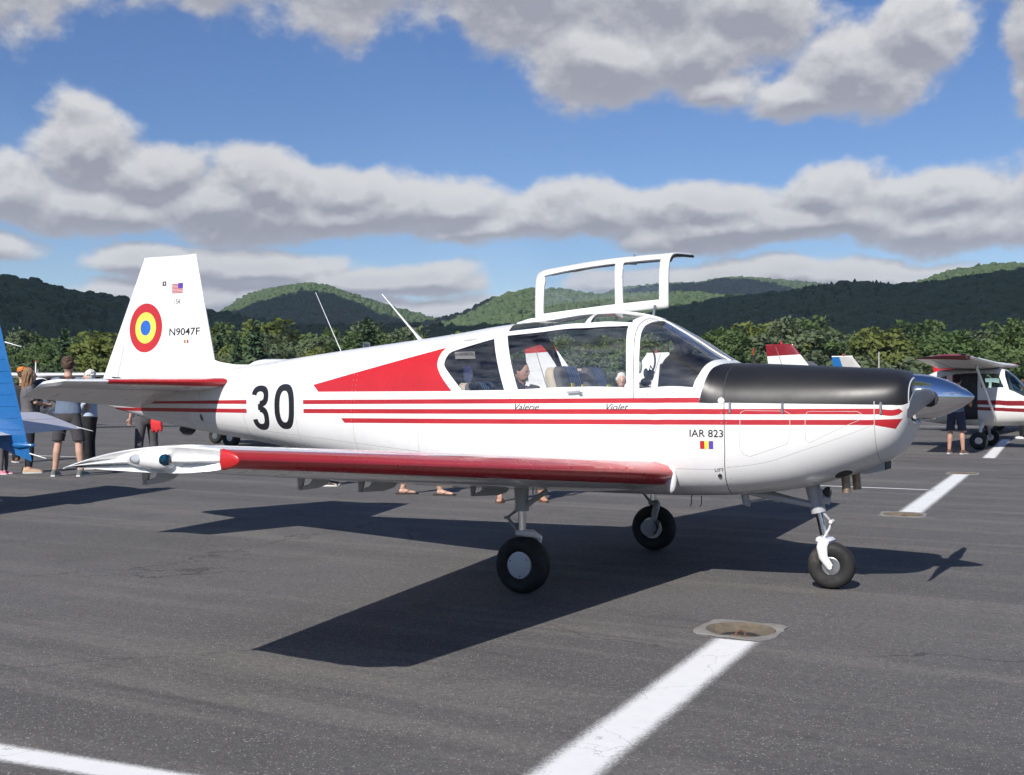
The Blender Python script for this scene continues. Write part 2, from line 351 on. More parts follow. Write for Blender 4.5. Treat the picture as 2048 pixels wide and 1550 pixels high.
# ------------------------------------------------------------------ ground
def asphalt():
    m = bpy.data.materials.new('asphalt'); m.use_nodes = True; t = NG(m.node_tree); b = t.n['Principled BSDF']
    co = t.add('ShaderNodeTexCoord').outputs['Object']
    big = t.noise(t.v('MULTIPLY', co, (.10, .35, 1)), 1., 5, .6)
    band = t.noise(t.v('MULTIPLY', co, (.07, .9, 1)), 1.7, 4, .65)
    med = t.noise(co, 1.6, 6, .65)
    fine = t.noise(co, 26, 4, .7)
    base = t.mix(t.lin(big, .32, .68), (.098,.094,.094), (.142,.136,.132))
    base = t.mix(t.ss(band, .47, .64, 0., .7), base, (.185,.174,.160))
    base = t.mix(t.ss(med, .50, .72, 0., .45), base, (.082,.079,.080))
    base = t.mix(t.ss(t.noise(co, .8, 7, .7), .60, .72, 0., .4), base, (.18,.17,.158))
    base = t.mix(t.lin(fine, .35, .7, 0., .55), base, (.045,.043,.044))
    vo = t.add('ShaderNodeTexVoronoi'); t.put(vo, 'Vector', co); t.put(vo, 'Scale', 85.)
    sep = t.add('ShaderNodeSeparateColor'); t.l.new(vo.outputs['Color'], sep.inputs[0])
    stone = t.m('MULTIPLY', t.ss(vo.outputs['Distance'], .42, .22), t.ss(sep.outputs[0], .72, .92))
    base = t.mix(t.m('MULTIPLY', stone, .85), base, t.mix(sep.outputs[1], (.46,.44,.41), (.30,.26,.23)))
    vo2 = t.add('ShaderNodeTexVoronoi'); t.put(vo2, 'Vector', co); t.put(vo2, 'Scale', 170.)
    s2 = t.add('ShaderNodeSeparateColor'); t.l.new(vo2.outputs['Color'], s2.inputs[0])
    base = t.mix(t.m('MULTIPLY', t.ss(vo2.outputs['Distance'], .45, .2), t.ss(s2.outputs[0], .6, .95, 0., .7)), base, (.30,.285,.27))
    # hairline cracks and old oil drips
    cv = t.add('ShaderNodeTexVoronoi', feature='DISTANCE_TO_EDGE'); wv = t.v('ADD', co, t.v('SCALE', t.noise(co, 2.2, 4, .6, out=1), .55)); t.put(cv, 'Vector', wv); t.put(cv, 'Scale', .23)
    crack = t.m('MULTIPLY', t.ss(cv.outputs[0], .0035, .0008), t.ss(t.noise(co, .35, 2), .46, .54))
    base = t.mix(t.m('MULTIPLY', crack, .7), base, (.04,.038,.037))
    oil = t.ss(t.noise(co, .55, 3, .4), .66, .74, 0., .5)
    base = t.mix(oil, base, (.070,.066,.066))
    sv = t.add('ShaderNodeTexVoronoi'); t.put(sv, 'Vector', t.v('ADD', co, t.v('SCALE', t.noise(co, 9, 3, .6, out=1), .10))); t.put(sv, 'Scale', .62); sr = t.add('ShaderNodeSeparateColor'); t.l.new(sv.outputs['Color'], sr.inputs[0])
    spot = t.m('MULTIPLY', t.ss(sv.outputs['Distance'], t.m('MULTIPLY_ADD', sr.outputs[1], .09, .03), .02), t.ss(sr.outputs[0], .55, .60))
    base = t.mix(t.m('MULTIPLY', spot, .6), base, t.mix(t.ss(sr.outputs[2], .6, .65), (.035,.033,.034), (.24,.225,.20)))
    tm = t.noise(t.v('MULTIPLY', co, (.18, 2.6, 1)), 1.4, 3, .5); base = t.mix(t.m('MULTIPLY', t.ss(tm, .62, .70, 0., .35), t.ss(t.noise(co, .12, 2), .48, .6)), base, (.055,.053,.054))
    t.l.new(base, b.inputs['Base Color']); t.l.new(t.lin(med, .3, .7, .78, .95), b.inputs['Roughness']); b.inputs['Specular IOR Level'].default_value = .3
    bp = t.add('ShaderNodeBump'); bp.inputs['Strength'].default_value = .55; bp.inputs['Distance'].default_value = .006
    t.l.new(t.m('ADD', fine, t.m('ADD', t.m('MULTIPLY', vo.outputs['Distance'], -.5), t.noise(co, 140, 3, .7))), bp.inputs['Height']); t.l.new(bp.outputs[0], b.inputs['Normal'])
    return m
ASPH = asphalt()
GRASS = mat('field_grass', (.075,.10,.03), .9, var=.35, vscale=.15, bump=.4, bscale=6)
CONC = mat('pit_concrete', (.22,.21,.195), .9, var=.22, vscale=7, bump=.5, bscale=45, dirt=.35)
SILT = mat('pit_silt', (.13,.105,.075), .9, var=.25, vscale=18, bump=.3, bscale=70)
WETK = mat('pit_tar', (.02,.02,.022), .35, var=.3, vscale=20)
RUST = mat('rusty_ring', (.11,.06,.04), .8, var=.3, vscale=30)

# ground sheet reaching past the hills
m_ = MB(); n_ = 40; ext = 6500
m_.v = [(-2000+ext*math.cos(2*math.pi*i/n_), 2500+ext*math.sin(2*math.pi*i/n_), -.09) for i in range(n_)]; m_.face(range(n_))
tag(m_.build('ground', GRASS), 'flat grass airfield beyond the apron', 'ground', kind='structure')

PITS = [((-1.13,-1.71), .0, .245, 'near the nose wheel'), ((-1.44,5.35), .1, .26, 'behind the nose wheel'), ((-1.73,12.55), .05, .27, 'between the two aircraft')]
def pit_outline(k):
    rr = random.Random(40+k); (cx, cy), a, h, _ = PITS[k]; pts = []
    for q in range(28):
        t = 2*math.pi*q/28; c, s = math.cos(t), math.sin(t); rad = h/max(abs(c), abs(s))*(1+rr.uniform(-.05, .05)); rad = min(rad, h*1.27)
        x, y = rad*c, rad*s; pts.append((cx+x*math.cos(a)-y*math.sin(a), cy+x*math.sin(a)+y*math.cos(a)))
    return pts
PO = [pit_outline(k) for k in range(3)]
pts = [Vector(p) for p in ((-150,-45),(70,-45),(70,95),(-150,95))]; fcs = [[0,1,2,3]]
for po in PO: i0 = len(pts); pts += [Vector(p) for p in po]; fcs.append(list(range(i0, i0+28)))
vo, _, fo, _, _, of = delaunay_2d_cdt(pts, [], fcs, 0, 1e-5)
me = bpy.data.meshes.new('apron'); me.from_pydata([(p.x, p.y, 0) for p in vo], [], [f for f, i in zip(fo, of) if i and max(i) == 0]); me.update()
tag(link_mesh('apron', me, ASPH), 'grey asphalt parking apron with patchy streaks', 'apron', kind='structure')
for k, po in enumerate(PO):
    (cx, cy), a, h, wh = PITS[k]; root = empty('tie_down_pit', (cx, cy, 0), 'sunken concrete tie-down pit in the asphalt '+wh, 'tie-down', 'tie-down pits along the painted line')
    rr = random.Random(k); b = MB(); C0 = Vector((cx, cy, 0))
    def ring(fr, z, j=.0): return [(cx+(p[0]-cx)*fr*(1+rr.uniform(-j, j)), cy+(p[1]-cy)*fr*(1+rr.uniform(-j, j)), z+rr.uniform(-j, j)*.1) for p in po]
    def disc(rad, z, j=.02): return [(cx+rad*(1+rr.uniform(-j, j))*math.cos(2*math.pi*q/28+a), cy+rad*(1+rr.uniform(-j, j))*math.sin(2*math.pi*q/28+a), z) for q in range(28)]
    b.loft([ring(1.012, -.03), ring(1.0, .0045, .01), ring(.93, .007, .03), disc(h*.86, .003)], False, False); b.build('concrete_surround', CONC, root, 60)
    b = MB(); b.loft([disc(h*.865, .0035, .0), disc(h*.70, -.02), disc(h*.5, -.038)], False, False); b.build('bowl', SILT, root, 80)
    b = MB(); b.loft([disc(h*.505, -.0375), disc(h*.25, -.043), disc(.01, -.044)], False, True); b.build('bowl_floor', WETK, root, 80)
    b = MB(); pr = [(cx+.012+.030*math.cos(q), cy-.03+.016*math.sin(q), -.022+.020*math.sin(q)) for q in np.linspace(0, 2*math.pi, 14)]; b.tube(pr, .008, 6); b.tube([(cx-.05, cy-.03, -.035), (cx+.08, cy-.03, -.035)], .01, 6); b.build('ring_bolt', RUST, root)

def line_paint():
    m = bpy.data.materials.new('sprayed_line'); m.use_nodes = True; t = NG(m.node_tree); b = t.n['Principled BSDF']
    co = t.add('ShaderNodeTexCoord').outputs['Object']; y = t.m('ABSOLUTE', t.sep(co)[1])
    n = t.noise(co, 60, 4, .75); n2 = t.noise(co, 5, 5, .65)
    at = t.add('ShaderNodeAttribute', attribute_type='OBJECT', attribute_name='half_width').outputs['Fac']
    e = t.m('ADD', t.m('SUBTRACT', t.m('DIVIDE', y, at), .74), t.m('ADD', t.m('MULTIPLY', t.m('SUBTRACT', n, .5), .55), t.m('MULTIPLY', t.m('SUBTRACT', n2, .5), .18)))
    al = t.m('MULTIPLY', t.ss(e, .30, -.26), t.ss(t.noise(co, 11, 8, .75), .27, .42, .55, 1.))
    cv = t.add('ShaderNodeTexVoronoi', feature='DISTANCE_TO_EDGE'); t.put(cv, 'Vector', t.v('ADD', co, t.v('SCALE', t.noise(co, 4, 4, .6, out=1), .3))); t.put(cv, 'Scale', 1.3)
    al = t.m('MULTIPLY', al, t.ss(cv.outputs[0], .001, .004, .65, 1.))
    t.l.new(t.mix(t.noise(co, 9, 6, .7), (.66,.66,.66), (.80,.80,.79)), b.inputs['Base Color']); b.inputs['Roughness'].default_value = .75
    t.l.new(al, b.inputs['Alpha']); return m
LPAINT = line_paint()
def line(p0, p1, w, where):
    p0 = Vector((*p0, 0)); p1 = Vector((*p1, 0)); d = p1-p0; L = d.length; hw = w/2*1.45
    b = MB(); k = max(2, int(L/.5)); rows = [(x, y) for x in np.linspace(-L/2, L/2, k) for y in (-hw, hw)]
    b.v = [(x, y, 0) for x, y in rows]
    for i in range(k-1): b.face((2*i, 2*i+2, 2*i+3, 2*i+1))
    o = b.build('painted_line', LPAINT); o.location = ((p0+p1)/2)+Vector((0,0,.005)); o.rotation_euler = (0, 0, math.atan2(d.y, d.x)); o['half_width'] = hw
    tag(o, 'white painted apron line '+where, 'line marking', kind='structure')
line((-.78,-6.6), (-1.055,-2.02), .21, 'leading up to the tie-down pit by the nose wheel')
line((-1.40,5.62), (-1.72,12.25), .23, 'between the two farther tie-down pits')
line((-1.85,17.4), (-2.47,27.2), .22, 'running under the red and white high-wing aircraft')
line((-26,8.55), (-1.62,8.86), .085, 'thin and crossing behind the parked aircraft')
line((-4.6,-5.62), (-1.9,-5.30), .135, 'crossing in front of the wing tip shadow')
line((-30,23.5), (-3.6,23.64), .11, 'thin and passing behind the propeller')
line((-40,39.6), (5,38.3), .16, 'far across the apron past the propeller')

# ------------------------------------------------------------------ hills and woods
def bearing(u): return math.atan((u-1024)/2245.67)
def polar(az, dist, z=0.): q = FH*math.cos(az)+RH*math.sin(az); return Vector((CAM.x+q.x*dist, CAM.y+q.y*dist, z))
def foliage(name, c0, c1, c2, trans=.38):
    m = bpy.data.materials.new(name); m.use_nodes = True; t = NG(m.node_tree); b = t.n['Principled BSDF']
    oi = t.add('ShaderNodeObjectInfo'); ge = t.add('ShaderNodeNewGeometry'); co = t.add('ShaderNodeTexCoord').outputs['Object']
    r1 = oi.outputs['Random']; ri = ge.outputs['Random Per Island']
    c = t.mix(r1, c0, c1); c = t.mix(t.m('MULTIPLY', ri, .55), c, c2)
    c = t.mix(t.ss(t.noise(co, .9, 3, .6), .5, .72, 0., .5), c, c1)
    t.l.new(c, b.inputs['Base Color']); b.inputs['Roughness'].default_value = .7; b.inputs['Specular IOR Level'].default_value = .25
    if trans:
        tr = t.add('ShaderNodeBsdfTranslucent'); t.l.new(c, tr.inputs[0]); x = t.add('ShaderNodeMixShader'); x.inputs[0].default_value = trans
        t.l.new(b.outputs[0], x.inputs[1]); t.l.new(tr.outputs[0], x.inputs[2]); t.l.new(x.outputs[0], t.n['Material Output'].inputs[0])
    MATS[name] = m; return m
LEAF = foliage('broadleaf', (.10,.165,.055), (.135,.185,.07), (.075,.13,.044))
LEAFY = foliage('yellowing_leaf', (.16,.19,.05), (.19,.205,.055), (.11,.155,.045))
LEAFG = foliage('grey_green_leaf', (.14,.18,.095), (.16,.195,.11), (.10,.145,.07))
NEEDLE = foliage('needles', (.052,.10,.050), (.07,.12,.058), (.042,.08,.04), .12)
FOREST = foliage('forest_canopy', (.055,.092,.034), (.085,.118,.042), (.044,.076,.030), 0)
FORESTC = foliage('forest_conifer', (.022,.045,.018), (.035,.06,.022), (.02,.04,.016), 0)
HILLM = mat('forest_floor', (.04,.055,.02), .95, var=.3, vscale=.02)
BARK = mat('bark', (.085,.065,.05), .95, var=.3, vscale=6, bump=.5, bscale=18)

def cards(P, size, rr, tilt=1.2, asp=1.5):
    n = len(P); a = rr.uniform(0, 2*np.pi, n); e = rr.normal(0, tilt*.5, n); s = size*rr.uniform(.6, 1.35, n)
    X = np.stack([np.cos(a)*np.cos(e), np.sin(a)*np.cos(e), np.sin(e)], 1); t = rr.normal(0, 1, (n, 3)); Y = np.cross(X, t); Y /= np.linalg.norm(Y, axis=1, keepdims=True)
    X = X*s[:, None]*asp/2; Y = Y*s[:, None]/2
    V = np.stack([P-X, P-Y*.9, P+X, P+Y*.9], 1).reshape(-1, 3); F = np.arange(4*n).reshape(n, 4); return V, F
def mesh_np(name, V, F, mi=None, mats=()):
    me = bpy.data.meshes.new(name); k = F.shape[1]; me.vertices.add(len(V)); me.vertices.foreach_set('co', V.astype(np.float32).ravel())
    me.loops.add(F.size); me.loops.foreach_set('vertex_index', F.astype(np.int32).ravel()); me.polygons.add(len(F)); me.polygons.foreach_set('loop_start', np.arange(0, F.size, k, dtype=np.int32))
    if mi is not None: me.polygons.foreach_set('material_index', mi)
    me.update(calc_edges=True); me.validate()
    for m in mats: me.materials.append(m)
    return me
def crown_points(rr, h, wid, kind, n):
    """points through the crown volume, gathered in clumps with gaps between"""
    out = []
    if kind == 'conifer':
        k = 26
        for i in range(k):
            f = i/k; z = h*(.10+.88*f); rad = wid*.5*(1-f)**.8*(.75+.5*rr.random())+.12
            for a in rr.uniform(0, 2*np.pi, max(3, int(9*(1-f)+2))):
                L = rad*rr.uniform(.7, 1.15); m = max(4, int(n/k/7)); t = rr.uniform(.15, 1, m)
                out.append(np.stack([np.cos(a)*L*t+rr.normal(0, .13, m), np.sin(a)*L*t+rr.normal(0, .13, m), z-.16*L*t+rr.normal(0, .10, m)], 1))
        return np.concatenate(out)
    k = 46 if kind != 'bush' else 22
    zc = h*.58 if kind != 'bush' else h*.45; rz = h*.43 if kind != 'bush' else h*.5
    for i in range(k):
        u = rr.normal(0, 1, 3); u /= np.linalg.norm(u); r = rr.uniform(.35, 1)**.45; c = np.array([u[0]*wid*.5*r, u[1]*wid*.5*r, zc+u[2]*rz*r*(1.0 if u[2] > 0 else .85)])
        cr = wid*rr.uniform(.09, .19); m = n//k; q = rr.normal(0, 1, (m, 3)); q /= np.linalg.norm(q, axis=1, keepdims=True)
        out.append(c+q*cr*rr.uniform(.55, 1.08, (m, 1))*np.array([1, 1, .8]))
    return np.concatenate(out)
def tree_meshes(seed, h, wid, kind, leaf, n=2600, size=.42):
    rr = np.random.default_rng(seed); P = crown_points(rr, h, wid, kind, n); V, F = cards(P, size, rr)
    cen = np.array([0, 0, h*.45]); Q = V.reshape(-1, 4, 3); nn = np.cross(Q[:,2]-Q[:,0], Q[:,3]-Q[:,1]); nn /= np.linalg.norm(nn, axis=1, keepdims=True)+1e-9
    out = P-(cen if kind != 'conifer' else np.stack([0*P[:,0], 0*P[:,0], P[:,2]-.3*wid], 1)); out /= np.linalg.norm(out, axis=1, keepdims=True)+1e-9
    fl = (nn*out).sum(1) < 0; F[fl] = F[fl][:, ::-1]; nn[fl] *= -1; sn = out*.75+nn*.55; sn /= np.linalg.norm(sn, axis=1, keepdims=True)
    crown = mesh_np('crown', V, F, mats=[leaf]); crown.polygons.foreach_set('use_smooth', [True]*len(crown.polygons)); crown.normals_split_custom_set_from_vertices(np.repeat(sn, 4, axis=0).tolist())
    b = MB(); lean = rr.normal(0, .02, 2); top = .93 if kind == 'conifer' else .72
    b.tube([(lean[0]*h*t*t, lean[1]*h*t*t, -.3+(h*top+.3)*t) for t in np.linspace(0, 1, 7)], [max(.03, h*.017*(1-.9*t)) for t in np.linspace(0, 1, 7)], 7)
    if kind != 'conifer':
        for i in range(9):
            a = rr.uniform(0, 2*np.pi); z0 = h*rr.uniform(.22, .6); L = wid*rr.uniform(.25, .42); b.tube([(0,0,z0), (math.cos(a)*L*.5, math.sin(a)*L*.5, z0+L*.45), (math.cos(a)*L, math.sin(a)*L, z0+L*.75)], [h*.008, h*.006, h*.002], 5)
    tr = b.mesh('trunk'); tr.materials.append(BARK)
    return crown, tr
PROTO = {}
specs = [('broad', 'round leafy broadleaf tree', LEAF, 12, 9, 'oak'), ('broad2', 'tall full broadleaf tree', LEAF, 14, 8.5, 'oak'), ('grey', 'grey-green loose broadleaf tree', LEAFG, 12, 8.5, 'oak'),
 ('yellow', 'yellowing early-autumn broadleaf tree', LEAFY, 11, 8, 'oak'), ('pine', 'tall dark ragged conifer', NEEDLE, 15, 6.5, 'conifer'), ('spruce', 'narrow pointed dark conifer', NEEDLE, 14, 4.6, 'conifer'), ('bush', 'low bushy undergrowth shrub', LEAFG, 5, 6.5, 'bush'), ('broad3', 'wide spreading dark broadleaf tree', LEAF, 13, 11, 'oak')]
for i, (k, lab, leaf, h, w, kind) in enumerate(specs): PROTO[k] = (tree_meshes(100+i, h, w, kind, leaf, 3000 if kind != 'bush' else 1400, .50 if kind == 'oak' else .42), h, lab)
def place_tree(k, u, dist, vtop, rr, where, group):
    (crown, trunk), h, lab = PROTO[k]; az = bearing(u); p = polar(az, dist, -.09)
    H = max(3., CAM.z+(780.6-vtop)/2245.67*math.cos(az)*dist); s = H/h
    nm = {'pine': 'pine_tree', 'spruce': 'spruce_tree', 'bush': 'shrub'}.get(k, 'broadleaf_tree')
    o = empty(nm, p, lab+' '+where, 'shrub' if k == 'bush' else 'tree', group); o.rotation_euler = (0, 0, rr.uniform(0, 6.28)); o.scale = (s*rr.uniform(1.05, 1.4),)*2+(s,)
    for q, n in ((crown, 'crown'), (trunk, 'trunk')): c = bpy.data.objects.new(n, q); COL.objects.link(c); c.parent = o
    return o
rr = random.Random(11)
def edge_top(u):
    U = [-260, 0, 120, 330, 470, 520, 560, 640, 735, 760, 830, 920, 1000, 1120, 1250, 1350, 1440, 1560, 1600, 1700, 1800, 1900, 2000, 2300]
    Vv = [655, 655, 672, 668, 645, 640, 652, 662, 640, 655, 655, 665, 672, 674, 672, 668, 652, 645, 642, 656, 652, 652, 652, 650]
    return float(np.interp(u, U, Vv))
# back row, then front rows of the tree line along the airfield
for row, (dist, drop, kinds, step, where) in enumerate([
  (262, 2, ['broad', 'broad2', 'pine', 'broad', 'spruce', 'broad2', 'grey', 'yellow'], 34, 'in the back row of the tree line'),
  (236, 16, ['broad', 'grey', 'broad2', 'spruce', 'pine', 'broad3'], 37, 'in the middle row of the tree line'),
  (215, 34, ['grey', 'broad', 'yellow', 'broad3', 'spruce', 'grey', 'broad', 'broad2'], 42, 'in the front row of the tree line'),
  (200, 66, ['bush', 'grey', 'bush', 'bush'], 40, 'along the foot of the tree line')]):
    u = -230
    while u < 2290:
        k = rr.choice(kinds); place_tree(k, u, dist+rr.uniform(-9, 9), edge_top(u)+drop+rr.uniform(-9, 12), rr, where, 'trees along the airfield edge'); u += step*rr.uniform(.7, 1.25)
for k, u, dist, vt, wh in [('pine', 512, 196, 634, 'standing clear beside the white tail fin'), ('pine', 737, 192, 628, 'rising above its neighbours behind the whip aerials'), ('yellow', 208, 150, 664, 'standing behind the group of onlookers'),
  ('pine', 128, 175, 648, 'above the onlookers, in front of the dark hill'), ('broad3', 2030, 150, 655, 'beyond the red and white high-wing aircraft'), ('grey', 1585, 205, 640, 'with pale branches behind the red fin tip'),
  ('broad2', 1440, 190, 655, 'behind the windscreen'), ('yellow', 1770, 210, 660, 'behind the black engine cowling'), ('broad', 1905, 170, 668, 'behind the polished spinner'), ('spruce', 475, 180, 668, 'beside the white tail fin')]:
    place_tree(k, u, dist, vt, rr, wh, 'trees along the airfield edge')

# hills: bearing / skyline height tables (from survey of the visible skyline, invented for the unseen ridge), ridge distance, foot distance
HILLS = [
 ('wooded hill in shade rising beside the tail fin', 1050, 520, [(-420,520),(-200,535),(0,555),(50,560),(90,574),(150,588),(200,596),(260,604),(330,615),(420,628),(520,646),(640,668)], 9.5),
 ('round wooded peak beyond the whip aerials', 2600, 1300, [(240,655),(380,640),(440,630),(470,610),(500,592),(560,576),(620,567),(660,575),(720,595),(800,621),(880,643),(980,662),(1100,672)], 14),
 ('low wooded rise in shade in front of the peak', 900, 560, [(300,650),(420,640),(520,648),(620,655),(760,650),(880,656),(1000,654),(1120,660),(1300,668)], 9),
 ('sunlit wooded ridge behind the open canopy', 1900, 1050, [(760,668),(880,643),(930,631),(980,609),(1010,598),(1060,588),(1100,590),(1134,592),(1166,596),(1200,601),(1270,598),(1340,593),(1404,593),(1474,603),(1560,615),(1680,632)], 12),
 ('far dark mountain behind the open canopy', 3700, 2100, [(1080,625),(1206,597),(1220,589),(1265,577),(1321,570),(1399,567),(1433,559),(1455,556),(1500,558),(1544,564),(1639,573),(1760,584),(1900,600)], 17),
 ('broad wooded hill in shade above the engine cowling', 1150, 560, [(1180,672),(1260,650),(1344,624),(1420,610),(1499,600),(1599,588),(1674,574),(1714,571),(1774,578),(1834,574),(1924,564),(2048,547),(2200,535),(2400,530)], 9.5),
 ('wooded ridge across the valley on the sunward side', 750, 380, [(92,.02),(110,.055),(135,.075),(160,.06),(185,.08),(215,.065),(240,.075),(262,.05),(268,.02)], 11, True),  # unseen, behind the camera; added to give the spinner a dark reflected band
 ('sunlit ridge top behind the shaded hill', 1800, 1250, [(1560,615),(1700,596),(1834,573),(1899,555),(1974,541),(2048,538),(2200,535),(2400,545)], 12)]
protoC = bpy.data.collections.new('forest_tree_kinds')
for i in range(6):
    r_ = np.random.default_rng(500+i); con = i >= 4; nn = 130
    if con:
        t = r_.uniform(0, 1, nn); a = r_.uniform(0, 6.283, nn); rad = (1-t)*.30*r_.uniform(.6, 1.1, nn)+.02; P = np.stack([np.cos(a)*rad, np.sin(a)*rad, t*1.05], 1)
    else:
        u_ = r_.normal(0, 1, (nn, 3)); u_ /= np.linalg.norm(u_, axis=1, keepdims=True); P = u_*r_.uniform(.75, 1.05, (nn, 1))*np.array([.47, .47, .42])+np.array([0, 0, .5])
        for _ in range(5): c = r_.normal(0, 1, 3); c /= np.linalg.norm(c); P += np.exp(-np.linalg.norm(u_-c, axis=1)**2*2.5)[:, None]*c*.13
    bm = bmesh.new(); bmesh.ops.create_icosphere(bm, subdivisions=3 if not con else 2, radius=1.); q = [r_.normal(0, 1, 3) for _ in range(22)]; q = [x/np.linalg.norm(x) for x in q]; hq = r_.uniform(.08, .26, 22)
    for v in bm.verts:
        n = np.array(v.co); bump = 1+sum(h*np.exp(-np.sum((n-x)**2)*7) for x, h in zip(q, hq))-.15+r_.normal(0, .035)
        if con: t = (v.co.z+1)/2; w = (1-t)**.8*.34*(1+.25*math.sin(t*26))+.015; v.co = Vector((n[0]*w/max(.25, math.hypot(n[0], n[1])), n[1]*w/max(.25, math.hypot(n[0], n[1])), t*1.1))*(1+r_.normal(0, .04))
        else: v.co = Vector((n[0]*.46*bump, n[1]*.46*bump, .5+n[2]*.44*bump))
    me = bpy.data.meshes.new('forest_tree'); bm.to_mesh(me); bm.free(); me.materials.append(FORESTC if con else FOREST)
    ob = bpy.data.objects.new('forest_tree', me); protoC.objects.link(ob)
def forest_nodes():
    t = bpy.data.node_groups.new('wood', 'GeometryNodeTree'); t.interface.new_socket('Geometry', in_out='INPUT', socket_type='NodeSocketGeometry'); t.interface.new_socket('Geometry', in_out='OUTPUT', socket_type='NodeSocketGeometry')
    n = t.nodes; L = t.links; i = n.new('NodeGroupInput'); o = n.new('NodeGroupOutput'); ip = n.new('GeometryNodeInstanceOnPoints')
    ci = n.new('GeometryNodeCollectionInfo'); ci.inputs[0].default_value = protoC; ci.inputs['Separate Children'].default_value = True; ci.inputs['Reset Children'].default_value = True
    L.new(i.outputs[0], ip.inputs['Points']); L.new(ci.outputs[0], ip.inputs['Instance']); ip.inputs['Pick Instance'].default_value = True
    def attr(nm, ty):
        a = n.new('GeometryNodeInputNamedAttribute'); a.data_type = ty; a.inputs[0].default_value = nm; return a.outputs[0]
    L.new(attr('size', 'FLOAT_VECTOR'), ip.inputs['Scale']); L.new(attr('sort', 'INT'), ip.inputs['Instance Index'])
    rv = n.new('FunctionNodeRandomValue'); rv.data_type = 'FLOAT_VECTOR'; rv.inputs[1].default_value = (.1, .1, 6.28); L.new(rv.outputs[0], ip.inputs['Rotation'])
    L.new(ip.outputs[0], o.inputs[0]); return t
WOOD = forest_nodes()
def fbm(x, y, seed):
    r_ = np.random.default_rng(seed); z = 0
    for o in range(5):
        for _ in range(3):
            a = r_.uniform(0, 6.283); f = 2**o; z = z+np.sin((x*np.cos(a)+y*np.sin(a))*f+r_.uniform(0, 6.283))/f/3
    return z
for hi, (lab, dist, foot, prof, sp, *around) in enumerate(HILLS):
    prof_az = np.array([R(u) if around else bearing(u) for u, _ in prof]); prof_t = np.array([v if around else (780.6-v)/2245.67*math.cos(bearing(u)) for u, v in prof]); az0, az1 = prof_az[0], prof_az[-1]
    A = np.linspace(az0, az1, 130)
    back = dist+(dist-foot)*.9
    def height(a, r_):
        tan = np.interp(a, prof_az, prof_t); zr = np.maximum(2, 1.47+tan*dist-sp*.55)
        wob = fbm(a*14, r_/dist*6, 30+hi)
        f = np.clip((r_-foot*(1+.06*wob))/(dist-foot), 0, None); up = np.where(f < 1, f*f*(3-2*f)*.55+f*.45, 1-np.clip(f-1, 0, 1)**2*.8)
        sd = np.clip((a-az0)/.03, 0, 1)*np.clip((az1-a)/.03, 0, 1)
        return (zr*(up+.05*wob*np.clip(f*(1-f)*4, 0, 1)))*sd-6*(1-np.clip(f*8, 0, 1))-.5
    RR = np.linspace(foot*.96, back, 60); aa, rr_ = np.meshgrid(A, RR, indexing='ij'); zz = height(aa, rr_)
    X = CAM.x+(FH.x*np.cos(aa)+RH.x*np.sin(aa))*rr_; Y = CAM.y+(FH.y*np.cos(aa)+RH.y*np.sin(aa))*rr_
    V = np.stack([X, Y, zz], -1).reshape(-1, 3); na, nr = len(A), len(RR); ii, jj = np.meshgrid(np.arange(na-1), np.arange(nr-1), indexing='ij'); q = (ii*nr+jj).ravel()
    me = mesh_np('hill', V, np.stack([q, q+nr, q+nr+1, q+1], 1), mats=[HILLM]); me.polygons.foreach_set('use_smooth', [True]*len(me.polygons)); ho = bpy.data.objects.new('hill', me); COL.objects.link(ho)
    tag(ho, lab, 'hill', kind='structure')
    # the wood on it
    r_ = np.random.default_rng(70+hi); r_hi = dist*1.06; area = (az1-az0)*(r_hi**2-foot**2)/2; n = int(min(15000, area/(sp*.62)**2))
    a = r_.uniform(az0, az1, n); d_ = np.sqrt(r_.uniform(foot**2, r_hi**2, n)); z = height(a, d_); k = z > -1; a, d_, z = a[k], d_[k], z[k]; n = len(a)
    P = np.stack([CAM.x+(FH.x*np.cos(a)+RH.x*np.sin(a))*d_, CAM.y+(FH.y*np.cos(a)+RH.y*np.sin(a))*d_, z-.8], 1)
    me = bpy.data.meshes.new('forest'); me.vertices.add(n); me.vertices.foreach_set('co', P.astype(np.float32).ravel())
    con = (r_.random(n)+.6*fbm(a*25, d_/dist*9, 9) > 1.2); s_ = sp*r_.uniform(.75, 1.3, n); S3 = np.stack([s_, s_, s_*np.where(con, 1.05, r_.uniform(.8, 1.15, n))], 1)
    at = me.attributes.new('size', 'FLOAT_VECTOR', 'POINT'); at.data.foreach_set('vector', S3.astype(np.float32).ravel())
    at = me.attributes.new('sort', 'INT', 'POINT'); at.data.foreach_set('value', np.where(con, r_.integers(4, 6, n), r_.integers(0, 4, n)).astype(np.int32))
    fo_ = bpy.data.objects.new('forest', me); COL.objects.link(fo_); md = fo_.modifiers.new('wood', 'NODES'); md.node_group = WOOD
    tag(fo_, 'dense woodland covering the '+lab.split(' b')[0].split(' in shade')[0]+' '+str(['beside the tail fin','beyond the aerials','before the peak','behind the canopy','far behind the canopy','above the cowling','on the sunward side','farther off to the side'][hi]), 'woodland', kind='stuff')

# the air itself: faint blue haze over the valley
hz = MB(); hz.box((-2000,2500,214.5), (13800,13800,431)); hm = bpy.data.materials.new('haze_air'); hm.use_nodes = True; hn = hm.node_tree; hn.nodes.clear()
ho_ = hn.nodes.new('ShaderNodeOutputMaterial'); hv = hn.nodes.new('ShaderNodeVolumePrincipled'); hn.links.new(hv.outputs[0], ho_.inputs['Volume'])
hv.inputs['Color'].default_value = (.70,.82,1,1); hv.inputs['Density'].default_value = 7.5e-5; hv.inputs['Anisotropy'].default_value = 0.
tag(hz.build('haze', hm), 'thin blue haze hanging over the whole valley', 'haze', kind='stuff')

